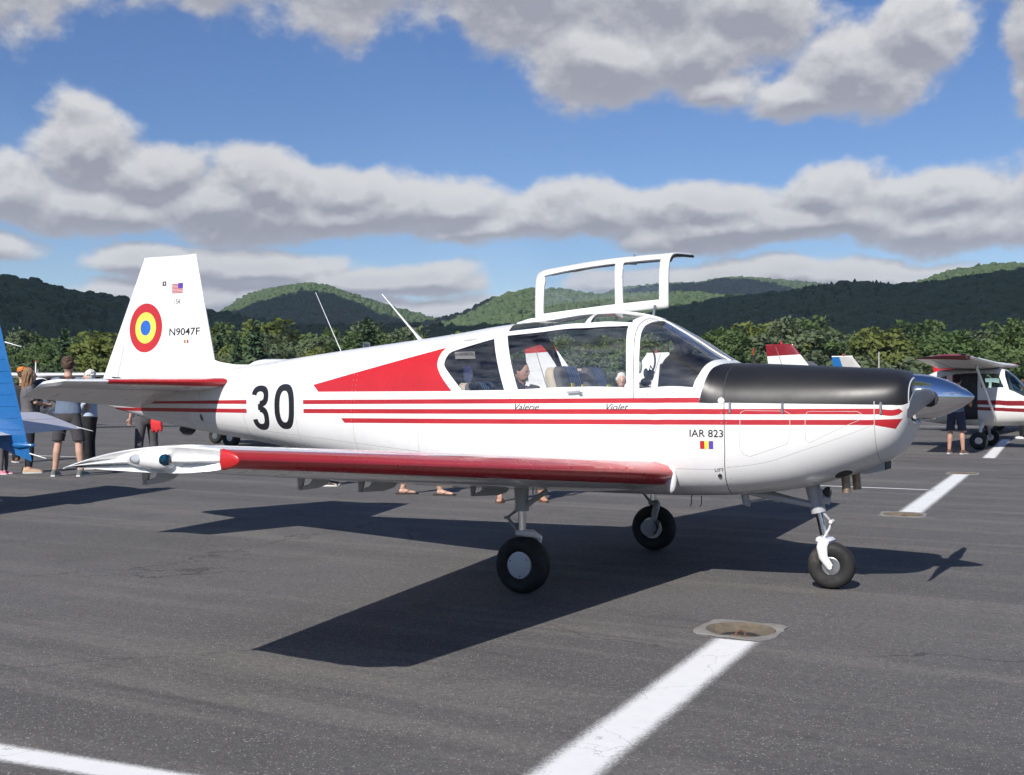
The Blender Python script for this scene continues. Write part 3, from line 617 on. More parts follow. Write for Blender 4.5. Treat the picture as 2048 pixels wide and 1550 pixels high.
# fair-weather clouds overhead whose shadows lie on the hills
CLOUDM = mat('cloud', (.85,.85,.87), 1., var=.03, vscale=.004)
def cloud(u, dist, ru, rd, where, zt=60, seed=0):
    az = bearing(u); base = polar(az, dist, zt); t = (1150-zt)/SUN.z; c = base+SUN*t; r_ = random.Random(seed); b = MB()
    for i in range(26):
        a = r_.uniform(0, 6.28); q = r_.random()**.5; off = RH*(math.cos(a)*q*ru*.8)+FH*(math.sin(a)*q*rd*.8); s = r_.uniform(.3, .5)
        b.ell(c+off+Vector((0,0,r_.uniform(0, 60))), (ru*s, rd*s, 45+60*r_.random()), 14, 8, (0, 0, math.atan2(RH.y, RH.x)))
    tag(b.build('cloud', CLOUDM), 'cumulus cloud overhead shading the '+where, 'cloud', kind='stuff')
cloud(40, 820, 330, 330, 'hill beside the tail fin', 50, 1)
cloud(1790, 880, 330, 300, 'hill above the engine cowling', 70, 2)
cloud(760, 760, 230, 200, 'low rise in front of the peak', 25, 3)
cloud(660, 1950, 260, 300, 'lower slope of the peak', 90, 4)
cloud(1400, 3100, 430, 620, 'far mountain', 150, 5)

# ------------------------------------------------------------------ the parked trainer aircraft
ST = np.array([(-0.385,1.560,1.215,.335,1.40,2.6,2.4),(-0.42,1.592,1.110,.385,1.39,2.6,2.4),(-0.47,1.608,1.030,.415,1.37,2.6,2.4),(-0.55,1.617,.965,.440,1.35,2.6,2.4),(-0.78,1.630,.860,.480,1.32,2.6,2.5),
(-1.00,1.642,.785,.510,1.30,2.6,2.7),(-1.25,1.655,.725,.535,1.28,2.6,3.0),(-1.50,1.667,.690,.555,1.27,2.6,3.2),(-1.64,1.672,.675,.562,1.27,2.6,3.3),(-1.70,1.676,.670,.566,1.27,2.75,3.4),(-1.80,1.722,.665,.572,1.27,3.1,3.4),(-2.03,1.866,.655,.580,1.26,3.4,3.5),
(-2.18,1.956,.652,.583,1.25,3.2,3.5),(-2.31,2.026,.650,.586,1.25,2.9,3.5),(-2.49,2.074,.648,.588,1.25,2.75,3.5),(-2.68,2.095,.646,.590,1.25,2.7,3.5),(-2.88,2.094,.646,.590,1.25,2.7,3.5),(-3.22,2.060,.646,.590,1.25,2.7,3.5),
(-3.70,2.022,.655,.580,1.25,2.65,3.3),(-4.24,1.958,.690,.550,1.26,2.55,3.0),(-4.72,1.910,.740,.512,1.28,2.5,2.8),(-5.34,1.852,.825,.458,1.31,2.4,2.6),(-5.94,1.790,.905,.403,1.35,2.35,2.5),(-6.36,1.745,.960,.362,1.37,2.3,2.4),
(-6.80,1.700,1.010,.315,1.39,2.3,2.4),(-7.40,1.640,1.082,.240,1.40,2.3,2.4),(-8.00,1.585,1.175,.160,1.41,2.3,2.3),(-8.40,1.550,1.252,.105,1.42,2.3,2.3),(-8.80,1.510,1.335,.040,1.43,2.3,2.3)])[::-1]
def pchip(X, Y, x):
    h = np.diff(X); d = np.diff(Y)/h; m = np.zeros(len(X))
    for i in range(1, len(X)-1):
        if d[i-1]*d[i] > 0: w1 = 2*h[i]+h[i-1]; w2 = h[i]+2*h[i-1]; m[i] = (w1+w2)/(w1/d[i-1]+w2/d[i])
    m[0] = d[0]; m[-1] = d[-1]; i = np.clip(np.searchsorted(X, x)-1, 0, len(X)-2); t = (x-X[i])/h[i]
    return (2*t**3-3*t**2+1)*Y[i]+(t**3-2*t**2+t)*h[i]*m[i]+(-2*t**3+3*t**2)*Y[i+1]+(t**3-t**2)*h[i]*m[i+1]
class Body:
    def __init__(s, tab): s.T = np.array(tab, float); s.T = s.T[np.argsort(s.T[:, 0])]
    def sec(s, x): return [pchip(s.T[:, 0], s.T[:, k], np.asarray(x, float)) for k in range(1, 7)]
    def at(s, x, v, side=-1, inset=0.):
        x = np.asarray(x, float); v = np.asarray(v, float); top, bot, w, zc, na, nb = s.sec(x); top = top-inset; bot = bot+inset; w = np.maximum(w-inset, .003)
        th = v*np.pi/2; up = v >= 0; n = np.where(up, na, nb); c = np.abs(np.cos(th)); q = np.abs(np.sin(th)); rho = (c**n+q**n)**(-1/n)
        return np.stack([x+0*v, side*w*c*rho, zc+np.where(up, top-zc, bot-zc)*q*rho], -1)
    def vz(s, x, z):
        top, bot, w, zc, na, nb = s.sec(x); z = np.asarray(z, float); up = z >= zc; n = np.where(up, na, nb)
        q = np.clip(np.where(up, (z-zc)/(top-zc), (zc-z)/(zc-bot)), 0, 1); return np.where(up, 1, -1)*np.arctan2(q, (1-q**n)**(1/n))*2/np.pi
    def zp(s, pts, step=.06): return [(x, float(s.vz(x, z))) for x, z in densify(pts, step)]
FU = Body(ST)
plane = empty('propeller_airplane', (-2.5, 0, 0), 'white low-wing propeller airplane with red stripes, number 30 and open canopy', 'airplane')
sink = {}
WS = spline([(-2.27,.189),(-1.855,.275),(-1.845,.325),(-1.823,.415),(-1.802,.534),(-1.784,.653),(-1.77,.77),(-1.765,.87),(-1.763,.97),(-2.272,.97),(-2.276,.92),(-2.28,.846),(-2.299,.702),(-2.316,.636),(-2.319,.567),(-2.313,.508),(-2.292,.389)], 4, True, (0,1,8,9))
REARW = spline([(-3.625,.547),(-3.437,.174),(-3.804,.179),(-3.855,.193),(-3.927,.249),(-4.039,.347),(-4.061,.389),(-4.05,.441),(-4.022,.471),(-3.951,.489)], 5, True, (0,1))
DOORW = spline([(-3.507,.566),(-3.312,.176),(-2.373,.185),(-2.395,.359),(-2.434,.536),(-2.441,.585),(-2.47,.588),(-2.555,.573),(-2.77,.557),(-3.114,.562)], 5, True, (0,1,2))
ROOF1 = [(-3.522,.62),(-3.14,.62),(-2.822,.607),(-2.821,.677),(-2.819,.736),(-2.818,.925),(-3.585,.925),(-3.56,.80),(-3.535,.698)]
ROOF2 = spline([(-2.776,.612),(-2.449,.636),(-2.436,.67),(-2.414,.79),(-2.405,.925),(-2.80,.925),(-2.786,.713)], 4, True, (0,4,5))
GLARE = spline([(-1.806,.143),(-1.787,.274),(-1.769,.407),(-1.757,.523),(-1.738,.623),(-1.715,.74),(-1.685,.86),(-1.665,1.0)], 4, False)+[(-.385,1.0),(-.385,-.09)]+FU.zp([(-.41,1.362),(-1.60,1.356),(-1.622,1.374)])[:-1]+[(-1.622,.164)]
def zband(x0, x1, a0, a1, b0, b1, e0=0., e1=0., k=40):
    up = [(x0+(x1-x0)*i/k, a0+(a1-a0)*i/k) for i in range(k+1)]; lo = [(x0+e0+(x1+e1-x0-e0)*i/k, b0+(b1-b0)*i/k) for i in range(k, -1, -1)]; return [(x, float(FU.vz(x, z))) for x, z in up+lo]
S1 = zband(-5.626, -1.800, 1.384, 1.411, 1.346, 1.374, 0, -.006)
S2 = zband(-5.621, -.43, 1.303, 1.338, 1.264, 1.299)+[]
S3 = zband(-5.16, -.592, 1.225, 1.260, 1.184, 1.224, .037, 0)
S3T = FU.zp([(-.595,1.26),(-.416,1.267),(-.459,1.197),(-.595,1.224)], .02)
S2T = FU.zp([(-.435,1.338),(-.411,1.319),(-.435,1.299)], .01)
T1 = zband(-8.62, -6.372, 1.352, 1.382, 1.338, 1.344); T2 = zband(-8.50, -6.374, 1.296, 1.297, 1.262, 1.258)
TRI = FU.zp(spline([(-5.514,1.521),(-4.094,1.83),(-4.129,1.774),(-4.134,1.692),(-4.098,1.623),(-4.035,1.549),(-3.947,1.462),(-5.442,1.458)], 4, True, (0,1,6,7)), .06)
def ringpoly(cx, cz, rx, rz, n=40, p=2.6, a0=0, a1=360):
    o = []
    for i in range(n+(0 if a1-a0 == 360 else 1)):
        t = R(a0+(a1-a0)*i/n); c, s = math.cos(t), math.sin(t); k = (abs(c)**p+abs(s)**p)**(-1/p); o.append((cx+rx*c*k, cz+rz*s*k))
    return o
ZERO_O = FU.zp(ringpoly(-5.867,1.322,.128,.209), .03); ZERO_I = FU.zp(ringpoly(-5.867,1.322,.060,.145), .03)
def bowl(cz, rz, a0, a1): return ringpoly(-6.187,cz,.112,rz,26,2.4,a0,a1)+ringpoly(-6.187,cz,.048,rz-.058,26,2.4,a0,a1)[::-1]
THREE = [FU.zp(bowl(1.418,.101,-95,172), .02), FU.zp(bowl(1.212,.113,-172,95), .02), FU.zp([(-6.215,1.345),(-6.17,1.345),(-6.17,1.287),(-6.215,1.287)], .02)]
ARCH = spline([(-2.318,.125),(-2.33,.344),(-2.355,.49),(-2.364,.606),(-2.354,.732),(-2.345,.89),(-2.345,1.0)], 5, False)
PAN1 = [(-1.501,.032),(-1.493,.061),(-1.465,.081),(-1.182,.058),(-1.151,.018),(-1.148,-.152),(-1.17,-.229),(-1.434,-.3),(-1.483,-.283),(-1.506,-.224)]
PAN2 = [(-1.044,-.019),(-1.03,.028),(-1.003,.031),(-.698,-.017),(-.672,-.044),(-.679,-.104),(-1.024,-.248),(-1.046,-.215)]
def loop(p): return p+[p[0]]
def zl(x0, z0, x1, z1, k=30): return [(x0+(x1-x0)*i/k, float(FU.vz(x0+(x1-x0)*i/k, z0+(z1-z0)*i/k))) for i in range(k+1)]
common = [('glare', GLARE), ('red', S1), ('red', S2), ('red', S2T), ('red', S3), ('red', S3T), ('red', T1), ('red', T2)]
lines_ = [('lap', strip([(-5.72,-1),(-5.72,1)], .005)), ('lap', strip([(-4.62,.2),(-4.62,1)], .005)), ('lap', strip([(-7.05,-1),(-7.05,.75)], .005)), ('lap', strip(zl(-8.3,1.46,-4.2,1.66), .006)), ('lap', strip(zl(-7.9,1.22,-4.0,.93), .006)), ('lap', strip([(-6.42,-1),(-6.42,1)], .006)), ('lap', strip([(-5.02,-1),(-5.02,.2)], .006)), ('lap', strip([(-4.30,-1),(-4.30,.14)], .005)),
 ('lap', strip(loop(PAN1), .005)), ('lap', strip(loop(PAN2), .005)), ('lap', strip(spline([(-1.615,-.373),(-1.332,-.354),(-1.085,-.302),(-.813,-.245),(-.589,-.183)], 4, False), .005)), ('lap', strip([(-.588,.10),(-.588,-.228),(-.591,-.545),(-.6,-1)], .006)),
 ('gap', strip([(-1.66,-1),(-1.645,-.627),(-1.616,-.24),(-1.62,.164),(-1.624,.257),(-1.636,.404),(-1.642,.543),(-1.635,.75),(-1.62,1.)], .006)), ('gap', strip(ARCH, .006)), ('lap', strip(zl(-2.0,.885,-1.63,.885), .005)), ('lap', strip(zl(-2.25,1.437,-1.845,1.442), .004))]
right = lines_[:8]+[('triangle', TRI)]+common+[('glass_rear', REARW), ('glass_door', DOORW), ('glass_roof1', ROOF1), ('glass_roof2', ROOF2), ('glass_ws', WS)]+[('ink', ZERO_O), ('', ZERO_I)]+[('ink', q) for q in THREE]+lines_[8:]
left = lines_[:8]+[('triangle', TRI)]+common+[('glass_rear', REARW), ('hole', [(-3.46,.176),(-2.36,.185),(-2.42,.55),(-2.41,.80),(-2.36,.955),(-3.60,.955),(-3.56,.60)]), ('glass_ws', WS)]+lines_[8:]
SLOT = {'': 0, 'red': 1, 'triangle': 2, 'glare': 3, 'ink': 4, 'lap': 5, 'gap': 6}
LAP = mat('lap_joint', (.50,.50,.49), .6)
FM = [WHITE, REDF, RED, BLACK, INK, LAP, SEAMK]
def kf(side):
    def k(lab, u, v):
        if lab == 'hole': return None
        if lab.startswith('glass'): return (lab+side, 0)
        return ('cowl' if u > -1.62 else 'fus', SLOT[lab])
    return k
US = np.unique(np.concatenate([np.linspace(-8.8,-4.2,50), np.linspace(-4.2,-1.5,70), np.linspace(-1.5,-.55,24), np.linspace(-.55,-.385,10)]))
paint_surface(lambda a, b: FU.at(a, b, -1), -8.8, -.385, -1, 1, 0, 46, right, kf('R'), sink, us=US)
paint_surface(lambda a, b: FU.at(a, b, 1), -8.8, -.385, -1, 1, 0, 40, left, kf('L'), sink, us=US, flip=True)
fus_o = flush(sink, 'fus', 'fuselage', FM, plane); cowl = flush(sink, 'cowl', 'cowling', FM, plane)
for key, nm, par in (('glass_rearR','quarter_window',plane),('glass_rearL','quarter_window',plane),('glass_doorR','door_window',plane),('glass_roof1R','roof_window',plane),('glass_roof2R','roof_window',plane),('glass_wsR','windscreen_pane',plane),('glass_wsL','windscreen_pane',plane)):
    flush(sink, key, nm, GLASS, par)
# cabin lining, just inside the skin
sk2 = {}
def klin(lab, u, v): return None if lab else ('lin', 0)
grow = lambda P, k=1.0: P
hR = [('h', REARW), ('h', DOORW), ('h', ROOF1), ('h', ROOF2)]
hL = [('h', REARW), ('h', [(-3.44,.17),(-2.36,.185),(-2.42,.55),(-2.41,.80),(-2.36,.96),(-3.52,.96),(-3.52,.60)])]
paint_surface(lambda a, b: FU.at(a, b, -1, .022), -4.55, -2.44, -.6, 1, 44, 26, hR, klin, sk2, flip=True)
paint_surface(lambda a, b: FU.at(a, b, 1, .022), -4.55, -2.44, -.6, 1, 44, 26, hL, klin, sk2)
flush(sk2, 'lin', 'cabin_lining', LINING, plane)
b = MB(); qv = np.linspace(-.6, 1, 14); ring = [tuple(FU.at(-4.5, v, -1, .02)) for v in qv]+[tuple(FU.at(-4.5, v, 1, .02)) for v in qv[::-1]]
b.v = ring; b.face(range(len(ring))); b.build('rear_bulkhead', LINING, plane)
b = MB(); b.box((-2.9,0,1.0), (2.1,.94,.03)); b.build('cabin_floor', LINING, plane)
b = MB(); qv = np.linspace(-1, 1, 24)
for inset, x in ((.0, -.386), (.012, -.380), (.03, -.40)): b.v += [tuple(FU.at(-.3855, v, -1, inset)[k] if k else x for k in range(3)) for v in qv]+[tuple(FU.at(-.3855, v, 1, inset)[k] if k else x for k in range(3)) for v in qv[::-1][1:-1]]
n_ = len(b.v)//3
for i in range(2):
    for j in range(n_): b.face((i*n_+j, i*n_+(j+1) % n_, (i+1)*n_+(j+1) % n_, (i+1)*n_+j))
b.cur = 1; b.face([2*n_+j for j in range(n_)]); b.build('cowl_front', [WHITE, SEAMK], cowl)

# canopy frame details
b = MB()
def rivets(line, n, off=.0015, r_=.0035):
    L = [0]; 
    for i in range(1, len(line)): L.append(L[-1]+math.hypot(line[i][0]-line[i-1][0], (line[i][1]-line[i-1][1])*.9))
    for s in np.linspace(0, L[-1], n):
        x = float(np.interp(s, L, [p[0] for p in line])); v = float(np.interp(s, L, [p[1] for p in line])); P = FU.at(x, v); Q = FU.at(x, v-.01); T = FU.at(x+.01, v); nr = Vector(T-P).cross(Vector(P-Q)).normalized()
        if nr.y > 0: nr = -nr
        b.lathe([(r_, -.001), (r_, off), (r_*.4, off+.0012)], P, nr, 6)
rivets([(p[0]+.030, p[1]) for p in ARCH], 22); rivets([(p[0]-.032, p[1]) for p in ARCH[3:22]], 7)
rivets([(-2.25,.150),(-1.86,.225)], 9); rivets([(-1.835,.27),(-1.815,.40),(-1.78,.52),(-1.752,.60),(-1.722,.70),(-1.705,.82)], 12)
rivets([(-3.38,.12),(-3.30,.14)], 4); rivets(zl(-2.45,1.455,-2.34,1.46,4), 3)
b.build('rivet_row', SEAM, fus_o)
b = MB()
for x in (-6.44, -6.40, -5.74, -5.70, -5.04, -5.0): rivets([(x, -.75), (x, .88)], 34, .0008, .0028)
for z in (.93, 1.10): rivets(zl(-4.9, z, -2.2, z-.02), 46, .0008, .0028)
for a in (-1.64, -1.60): rivets([(a, -.55), (a, .05)], 14, .001, .003)
b.build('rivet_row', LAP, fus_o)
b = MB(); hd = [FU.at(x, FU.vz(x, 1.452), -1) for x in np.linspace(-2.86, -2.75, 5)]
b.tube([Vector(p)+Vector((0,-.02,.006*(i > 2))) for i, p in enumerate(hd)], .0085, 8); b.box(Vector(hd[-1])+Vector((.0,-.008,-.008)), (.03,.024,.022)); b.build('door_handle', ALU, plane)
# windscreen centre bar and roof hinge beam sit on the skin
b = MB(); b.loft([[(x, y, float(FU.sec(x)[0])+z) for y, z in ((-.020,-.004),(-.016,.005),(.016,.005),(.020,-.004))] for x in np.linspace(-2.30,-1.75,14)]); b.build('windscreen_bar', WHITE, plane)
b = MB(); b.loft([[(x, y, float(FU.sec(x)[0])+z) for y, z in ((-.045,-.012),(-.04,.012),(.04,.012),(.045,-.012))] for x in np.linspace(-3.62,-2.30,18)]); b.tube([(-3.62,-.02,2.035),(-3.5,-.02,2.065),(-3.3,-.02,2.075)], .012, 8); b.build('hinge_beam', WHITE, plane)
b = MB(); b.tube([(-2.40,.02,2.06),(-2.385,.02,2.15)], [.013,.011], 8); b.build('canopy_stay', ALU, plane)

# open port door: roof half stands up on the hinge, side window half leans away
door = empty('canopy_door', (-2.9, .05, 2.1)); attach(door, plane); door.matrix_parent_inverse = Matrix.Translation(plane.location).inverted()
prof = spline([(.0,.0),(-.004,.10),(-.002,.20),(.004,.30),(.022,.375),(.06,.42),(.13,.450),(.25,.462),(.40,.472),(.50,.478)], 4, False)
PL = [0]
for i in range(1, len(prof)): PL.append(PL[-1]+math.hypot(prof[i][0]-prof[i-1][0], prof[i][1]-prof[i-1][1]))
PL = np.array(PL); PA = np.array(prof); LT = PL[-1]
def DS(s, t):
    s = np.asarray(s, float); t = np.asarray(t, float); f = s/1.19; yy = np.interp(t, PL, PA[:, 0]); zz = np.interp(t, PL, PA[:, 1])
    x0 = -3.49+.0*t; x1 = -2.285+0*t; k = np.clip((t-.46)/.4, 0, 1)
    bow = .022*np.sin(np.pi*f)*np.clip(zz/.3, 0, 1)
    return np.stack([x0+(x1-x0)*f+.10*k*(1-f)*1.0+.02*k, .06+yy, 2.045+.085*f+zz*(1-.02*f)+bow], -1)
dsk = {}
g1 = spline([(.075,.065),(.735,.070),(.722,.405),(.12,.395),(.085,.345)], 4, True, (0,1,2)); g2 = spline([(.80,.070),(1.115,.070),(1.115,.41),(.79,.405)], 2, True, (0,1,2,3)); g3 = [(.14,.50),(1.09,.50),(1.05,.86),(.22,.86)]
paint_surface(DS, 0, 1.19, 0, LT, 34, 30, [('g1', g1), ('g2', g2), ('g3', g3)], lambda l, u, v: (l or 'frame', 0), dsk)
fr = flush(dsk, 'frame', 'door_frame', [WHITE, TRIMK], door); md = fr.modifiers.new('thick', 'SOLIDIFY'); md.thickness = .022; md.offset = 0; md.material_offset_rim = 0
fr.data.materials[0] = WHITE
for k in ('g1','g2','g3'): flush(dsk, k, 'door_pane', GLASS, door)
b = MB(); P = [DS(s, .425) for s in np.linspace(.12, 1.16, 12)]; b.tube([Vector(p)+Vector((0,.012,-.02)) for p in P], .010, 6); P = [DS(1.185, t) for t in np.linspace(.40, LT, 8)]; b.tube([Vector(p)+Vector((.006,0,-.012)) for p in P], .012, 6); b.build('door_seal', TRIMK, door)
b = MB(); p = Vector(DS(.86, .47)); b.tube([p+Vector((0,0,-.05)), p+Vector((0,0,.035))], .007, 6); b.tube([p+Vector((-.035,0,.038)), p+Vector((.03,0,.034))], .006, 6); b.tube([p+Vector((-.05,0,-.045)), p+Vector((.02,0,-.052))], .008, 6); b.build('door_latch', ALU, door)
for s in (.16, .77): 
    b = MB(); p = Vector(DS(s, .0)); b.box(p+Vector((0,-.012,.0)), (.05,.03,.09)); b.build('door_hinge', WHITE, door)

# lifting surfaces
def lifting(LE0, TE0, LE1, TE1, ta0, ta1, up, camber=0., span=1., pivot=None, droop=0.):
    LE0, TE0, LE1, TE1, up = [np.array(q, float) for q in (LE0, TE0, LE1, TE1, up)]
    def S(s, t):
        s = np.asarray(s, float)/span; t = np.asarray(t, float); sg = np.where(t >= 0, 1., -1.); c = t*t; q = s[..., None]
        le = LE0+(LE1-LE0)*q; te = TE0+(TE1-TE0)*q; ch = te-le; L = np.linalg.norm(ch, axis=-1); ta = ta0+(ta1-ta0)*s
        yt = 5*ta*L*(.2969*np.abs(t)-.126*c-.3516*c**2+.2843*c**3-.1036*c**4); zc = camber*L*4*c*(1-c)
        if pivot: zc = zc-np.clip(c-pivot, 0, 1)*L*droop
        return le+ch*c[..., None]+up*((sg*yt+zc)[..., None])
    return S
def autoflip(S, u): 
    a, b = S(np.array([u]), np.array([.5]))[0], S(np.array([u]), np.array([-.5]))[0]; e = 1e-3
    du = S(np.array([u+e]), np.array([.5]))[0]-a; dv = S(np.array([u]), np.array([.5+e]))[0]-a; return bool(np.cross(du, dv) @ (a-b) < 0)
TT = math.sqrt
def wing(side):
    sp = 4.38; S = lifting((-2.0, side*.5, .842), (-3.945, side*.5, .665), (-2.262, side*4.86, 1.178), (-3.285, side*4.86, 1.120), .130, .12, (0,0,1), .018, sp)
    h = TT(.74); rg = [('red', [(.0,-.25),(sp,-.23),(sp,.27),(.0,.29)])]
    for s0, s1, nm in ((.12, 2.25, 'flap'), (2.28, 4.25, 'aileron')):
        rg += [(nm, [(s0,h),(s1,h),(s1,1),(s0,1)]), (nm+'_', [(s0,-1),(s1,-1),(s1,-h),(s0,-h)])]
        for a, bb in ((h, 1), (-1, -h)): rg += [('gap', strip([(s0,a if a > 0 else bb),(s1,a if a > 0 else bb)], .010)), ('gap', strip([(s0,a),(s0,bb)], .010)), ('gap', strip([(s1,a),(s1,bb)], .010))]
    for x in (.55, 1.15, 1.75, 2.4, 3.1, 3.75): rg.append(('lapr', strip([(x,-.27),(x,.31)], .004))); rg.append(('lap', strip([(x,-h),(x,-.27)], .005))); rg.append(('lap', strip([(x,.31),(x,h)], .005)))
    rg += [('lap', strip([(0,-.5),(sp,-.5)], .006))]
    for (x, t) in ((.62,-.55),(1.05,-.62),(1.42,-.5),(1.9,-.58)): rg.append(('lap', strip([(x+.14*math.cos(q), t+.045*math.sin(q)) for q in np.linspace(0, 2*math.pi, 20)], .006)))
    sk = {}; M = [WHITE, RED, LAP, SEAMK, DRED]
    def k(l, u, v):
        if l.startswith('flap') : return ('flap', 0)
        if l.startswith('aileron'): return ('aileron', 0)
        return ('wing', {'': 0, 'red': 1, 'lap': 2, 'gap': 3, 'lapr': 4}[l])
    paint_surface(S, 0, sp, -1, 1, 40, 52, rg, k, sk, flip=autoflip(S, 2.))
    w = flush(sk, 'wing', 'wing', M, plane); flush(sk, 'flap', 'flap', M, w); flush(sk, 'aileron', 'aileron', M, w)
    # moulded tip with a horizontal rib across its outer face
    o = side; E1 = lambda t: (S(np.array([sp]), np.array([t]))[0], S(np.array([sp]), np.array([-t]))[0])
    b = MB(); rings = []
    for t in np.concatenate([np.linspace(.30,.5,5), np.linspace(.56,1,12)]):
        A, Bv = E1(t); mz = (A[2]+Bv[2])/2; hh = (A[2]-Bv[2]); e = (.55+.45*min(1, (1.03-t)*5))*min(1, .22+(t-.30)*5.5)
        rings.append([(A[0], A[1], A[2]), (A[0], A[1]+o*.085*e, A[2]-.002), (A[0], A[1]+o*.094*e, A[2]-.008), (A[0], A[1]+o*.066*e, mz+.12*hh+.002), (A[0], A[1]+o*.096*e, mz+.05*hh), (A[0], A[1]+o*.096*e, mz-.05*hh), (A[0], A[1]+o*.050*e, mz-.14*hh-.002), (A[0], A[1]+o*.078*e, Bv[2]+.004), (A[0], A[1], Bv[2])])
    b.loft(rings, True, True, False); tip = b.build('wing_tip', WHITE, w, 28)
    b = MB(); rings = []
    for t in np.linspace(.03, .302, 7):
        A, Bv = E1(t); q = t/.302; rings.append([(A[0], A[1]+o*.020*q*math.sin(a), (A[2]+Bv[2])/2+(A[2]-Bv[2])/2*math.cos(a)) for a in np.linspace(0, math.pi, 9)])
    b.loft(rings, True, True, False); b.build('tip_nose', RED, tip, 50)
    # lamp fairing on the tip
    tA = S(np.array([sp]), np.array([.60]))[0]; tB = S(np.array([sp]), np.array([-.60]))[0]; cz = (tA[2]+tB[2])/2
    b = MB(); cx, cyy = tA[0]+.0, tA[1]+side*.085; prf = [(.004,-.27),(.020,-.22),(.032,-.14),(.042,-.04),(.046,.04),(.040,.075),(.030,.088)]
    b.lathe(prf, (cx-.02, cyy, cz), (1,side*.08,0), 16); b.build('lamp_fairing', WHITE, tip)
    b = MB(); b.lathe([(.062,-.006),(.060,.006),(.052,.010)], (cx+.055, cyy-side*.020, cz), (.35,side*1,0), 22); b.build('lamp_base', WHITED, tip)
    b = MB(); b.ell((cx+.05, cyy+side*.022, cz+.002), (.028,.028,.028), 16, 10); b.build('lamp_lens', TEAL if side < 0 else RED, tip)
    b = MB(); b.ell((cx-.12, cyy+side*.012, cz), (.05,.028,.024), 14, 8); b.build('strobe_lens', CLEAR, tip)
    # hinge brackets under the trailing edge
    for s_, L in ((4.15,.24),(2.88,.24),(2.22,.30),(.60,.34)):
        a = S(np.array([s_]), np.array([-TT(.76)]))[0]; b = MB(); x, y, z = a
        b.prism([(x+.035,y-.008,z+.03),(x+.010,y-.007,z-.062),(x-.014,y-.007,z-.062),(x-.02,y-.008,z+.02)], (0,.016,0)); b.tube([(x,y-.014,z-.056),(x,y+.014,z-.056)], .011, 8)
        b.prism([(x+.005,y-.006,z-.066),(x+.005,y-.006,z-.046),(x+.07,y-.006,z-.026),(x+.11,y-.006,z+.03),(x+L,y-.006,z+.03),(x+L-.05,y-.006,z-.026),(x+L-.12,y-.006,z-.050)], (0,.012,0)); b.build('hinge_bracket', GREYP, w)
    for s_, t_ in ((1.0,-.6),(1.45,-.45)):
        a = S(np.array([s_]), np.array([t_]))[0]; b = MB(); b.tube([a, a-np.array([0,0,.05])], [.006,.004], 6); b.build('drain', GREYP, w)
    return w, S
wR, SR = wing(-1); wL, SLw = wing(1)
# root leading-edge cuff
b = MB(); b.ell((-2.03,-.555,.80), (.045,.035,.10), 14, 8); b.build('root_cuff', WHITED, wR)

# fin and rudder
fs = 1.46; FS = lifting((-7.035,0,1.40), (-8.85,0,1.40), (-7.374,0,2.853), (-8.119,0,2.853), .085, .075, (0,-1,0), 0., fs)
def fxz(pts, sgn=1):   # airframe (x,z) to (s,t) of the fin
    o = []
    for x, z in pts:
        s = (z-1.40)/1.453; le = -7.035-.339*s; te = -8.85+.731*s; c = min(max((le-x)/(le-te), 0.), 1.); o.append((min(max(s*fs, 0), fs), sgn*TT(c)))
    return o
def circ(r_): return densify([(-8.068+r_*math.cos(a), 2.128+r_*math.sin(a)) for a in np.linspace(0, 2*math.pi, 48, endpoint=False)], .02)
rg = []
for sg in (1, -1):
    for nm, r_ in (('red', .257), ('yel', .163), ('blu', .080)): rg.append((nm, fxz(circ(r_), sg)))
    rg += [('lap', strip(fxz([(-8.405,1.935),(-8.50,1.935)], sg), .006)), ('lap', strip(fxz([(-8.41,1.935),(-8.50,1.60)], sg), .008)), ('lap', strip(fxz(densify([(-7.72,2.85),(-8.02,1.58)], .1)[:-1], sg), .004))]
sk = {}; paint_surface(FS, 0, fs, -1, 1, 30, 40, rg, lambda l, u, v: ('fin' if v*v < .60 or u < .09 else 'rudder', {'': 0, 'red': 1, 'yel': 2, 'blu': 3, 'lap': 4}[l]), sk, flip=autoflip(FS, .7))
FNM = [WHITE, RED, YELM, BLUEM, LAP]; fin = flush(sk, 'fin', 'fin', FNM, plane); rud = flush(sk, 'rudder', 'rudder', FNM, plane)
b = MB(); tv = np.linspace(.04, 1, 18); b.loft([[tuple(FS(np.array([fs]), np.array([t]))[0]), tuple(FS(np.array([fs]), np.array([0.0]))[0]*(1-t*t)+FS(np.array([fs]), np.array([1.]))[0]*t*t+np.array([0,0,.012])), tuple(FS(np.array([fs]), np.array([-t]))[0])] for t in tv], True, True, False); b.build('fin_cap', WHITE, fin)
b = MB(); b.loft([[(x, y*w, z) for y, z in ((-1,zb),(-.45,zb+(zt-zb)*.75),(0,zt),(.45,zb+(zt-zb)*.75),(1,zb))] for x, w, zb, zt in ((-6.60,.02,1.70,1.724),(-6.85,.055,1.67,1.73),(-7.05,.075,1.64,1.757),(-7.2,.085,1.62,1.80),(-7.4,.085,1.60,1.78))], False, True, False); b.build('dorsal_fillet', WHITE, fin, 60)
def fy(x, z):
    (s, t), = fxz([(x, z)]); return float(FS(np.array([s]), np.array([t]))[0][1])
def on_fin(x0, z0, x1, z1):
    def f(uv): return np.array([(x0+(x1-x0)*a, min(fy(x0+(x1-x0)*a, z0+(z1-z0)*b_), -.004)-.002, z0+(z1-z0)*b_) for a, b_ in uv])
    return f
decal_text('registration', 'N9047F', on_fin(-7.702,2.035,-7.289,2.112), INK, fin, 0, .012); decal_text('serial', '154', on_fin(-7.636,2.357,-7.562,2.410), INK, fin)
b = MB()
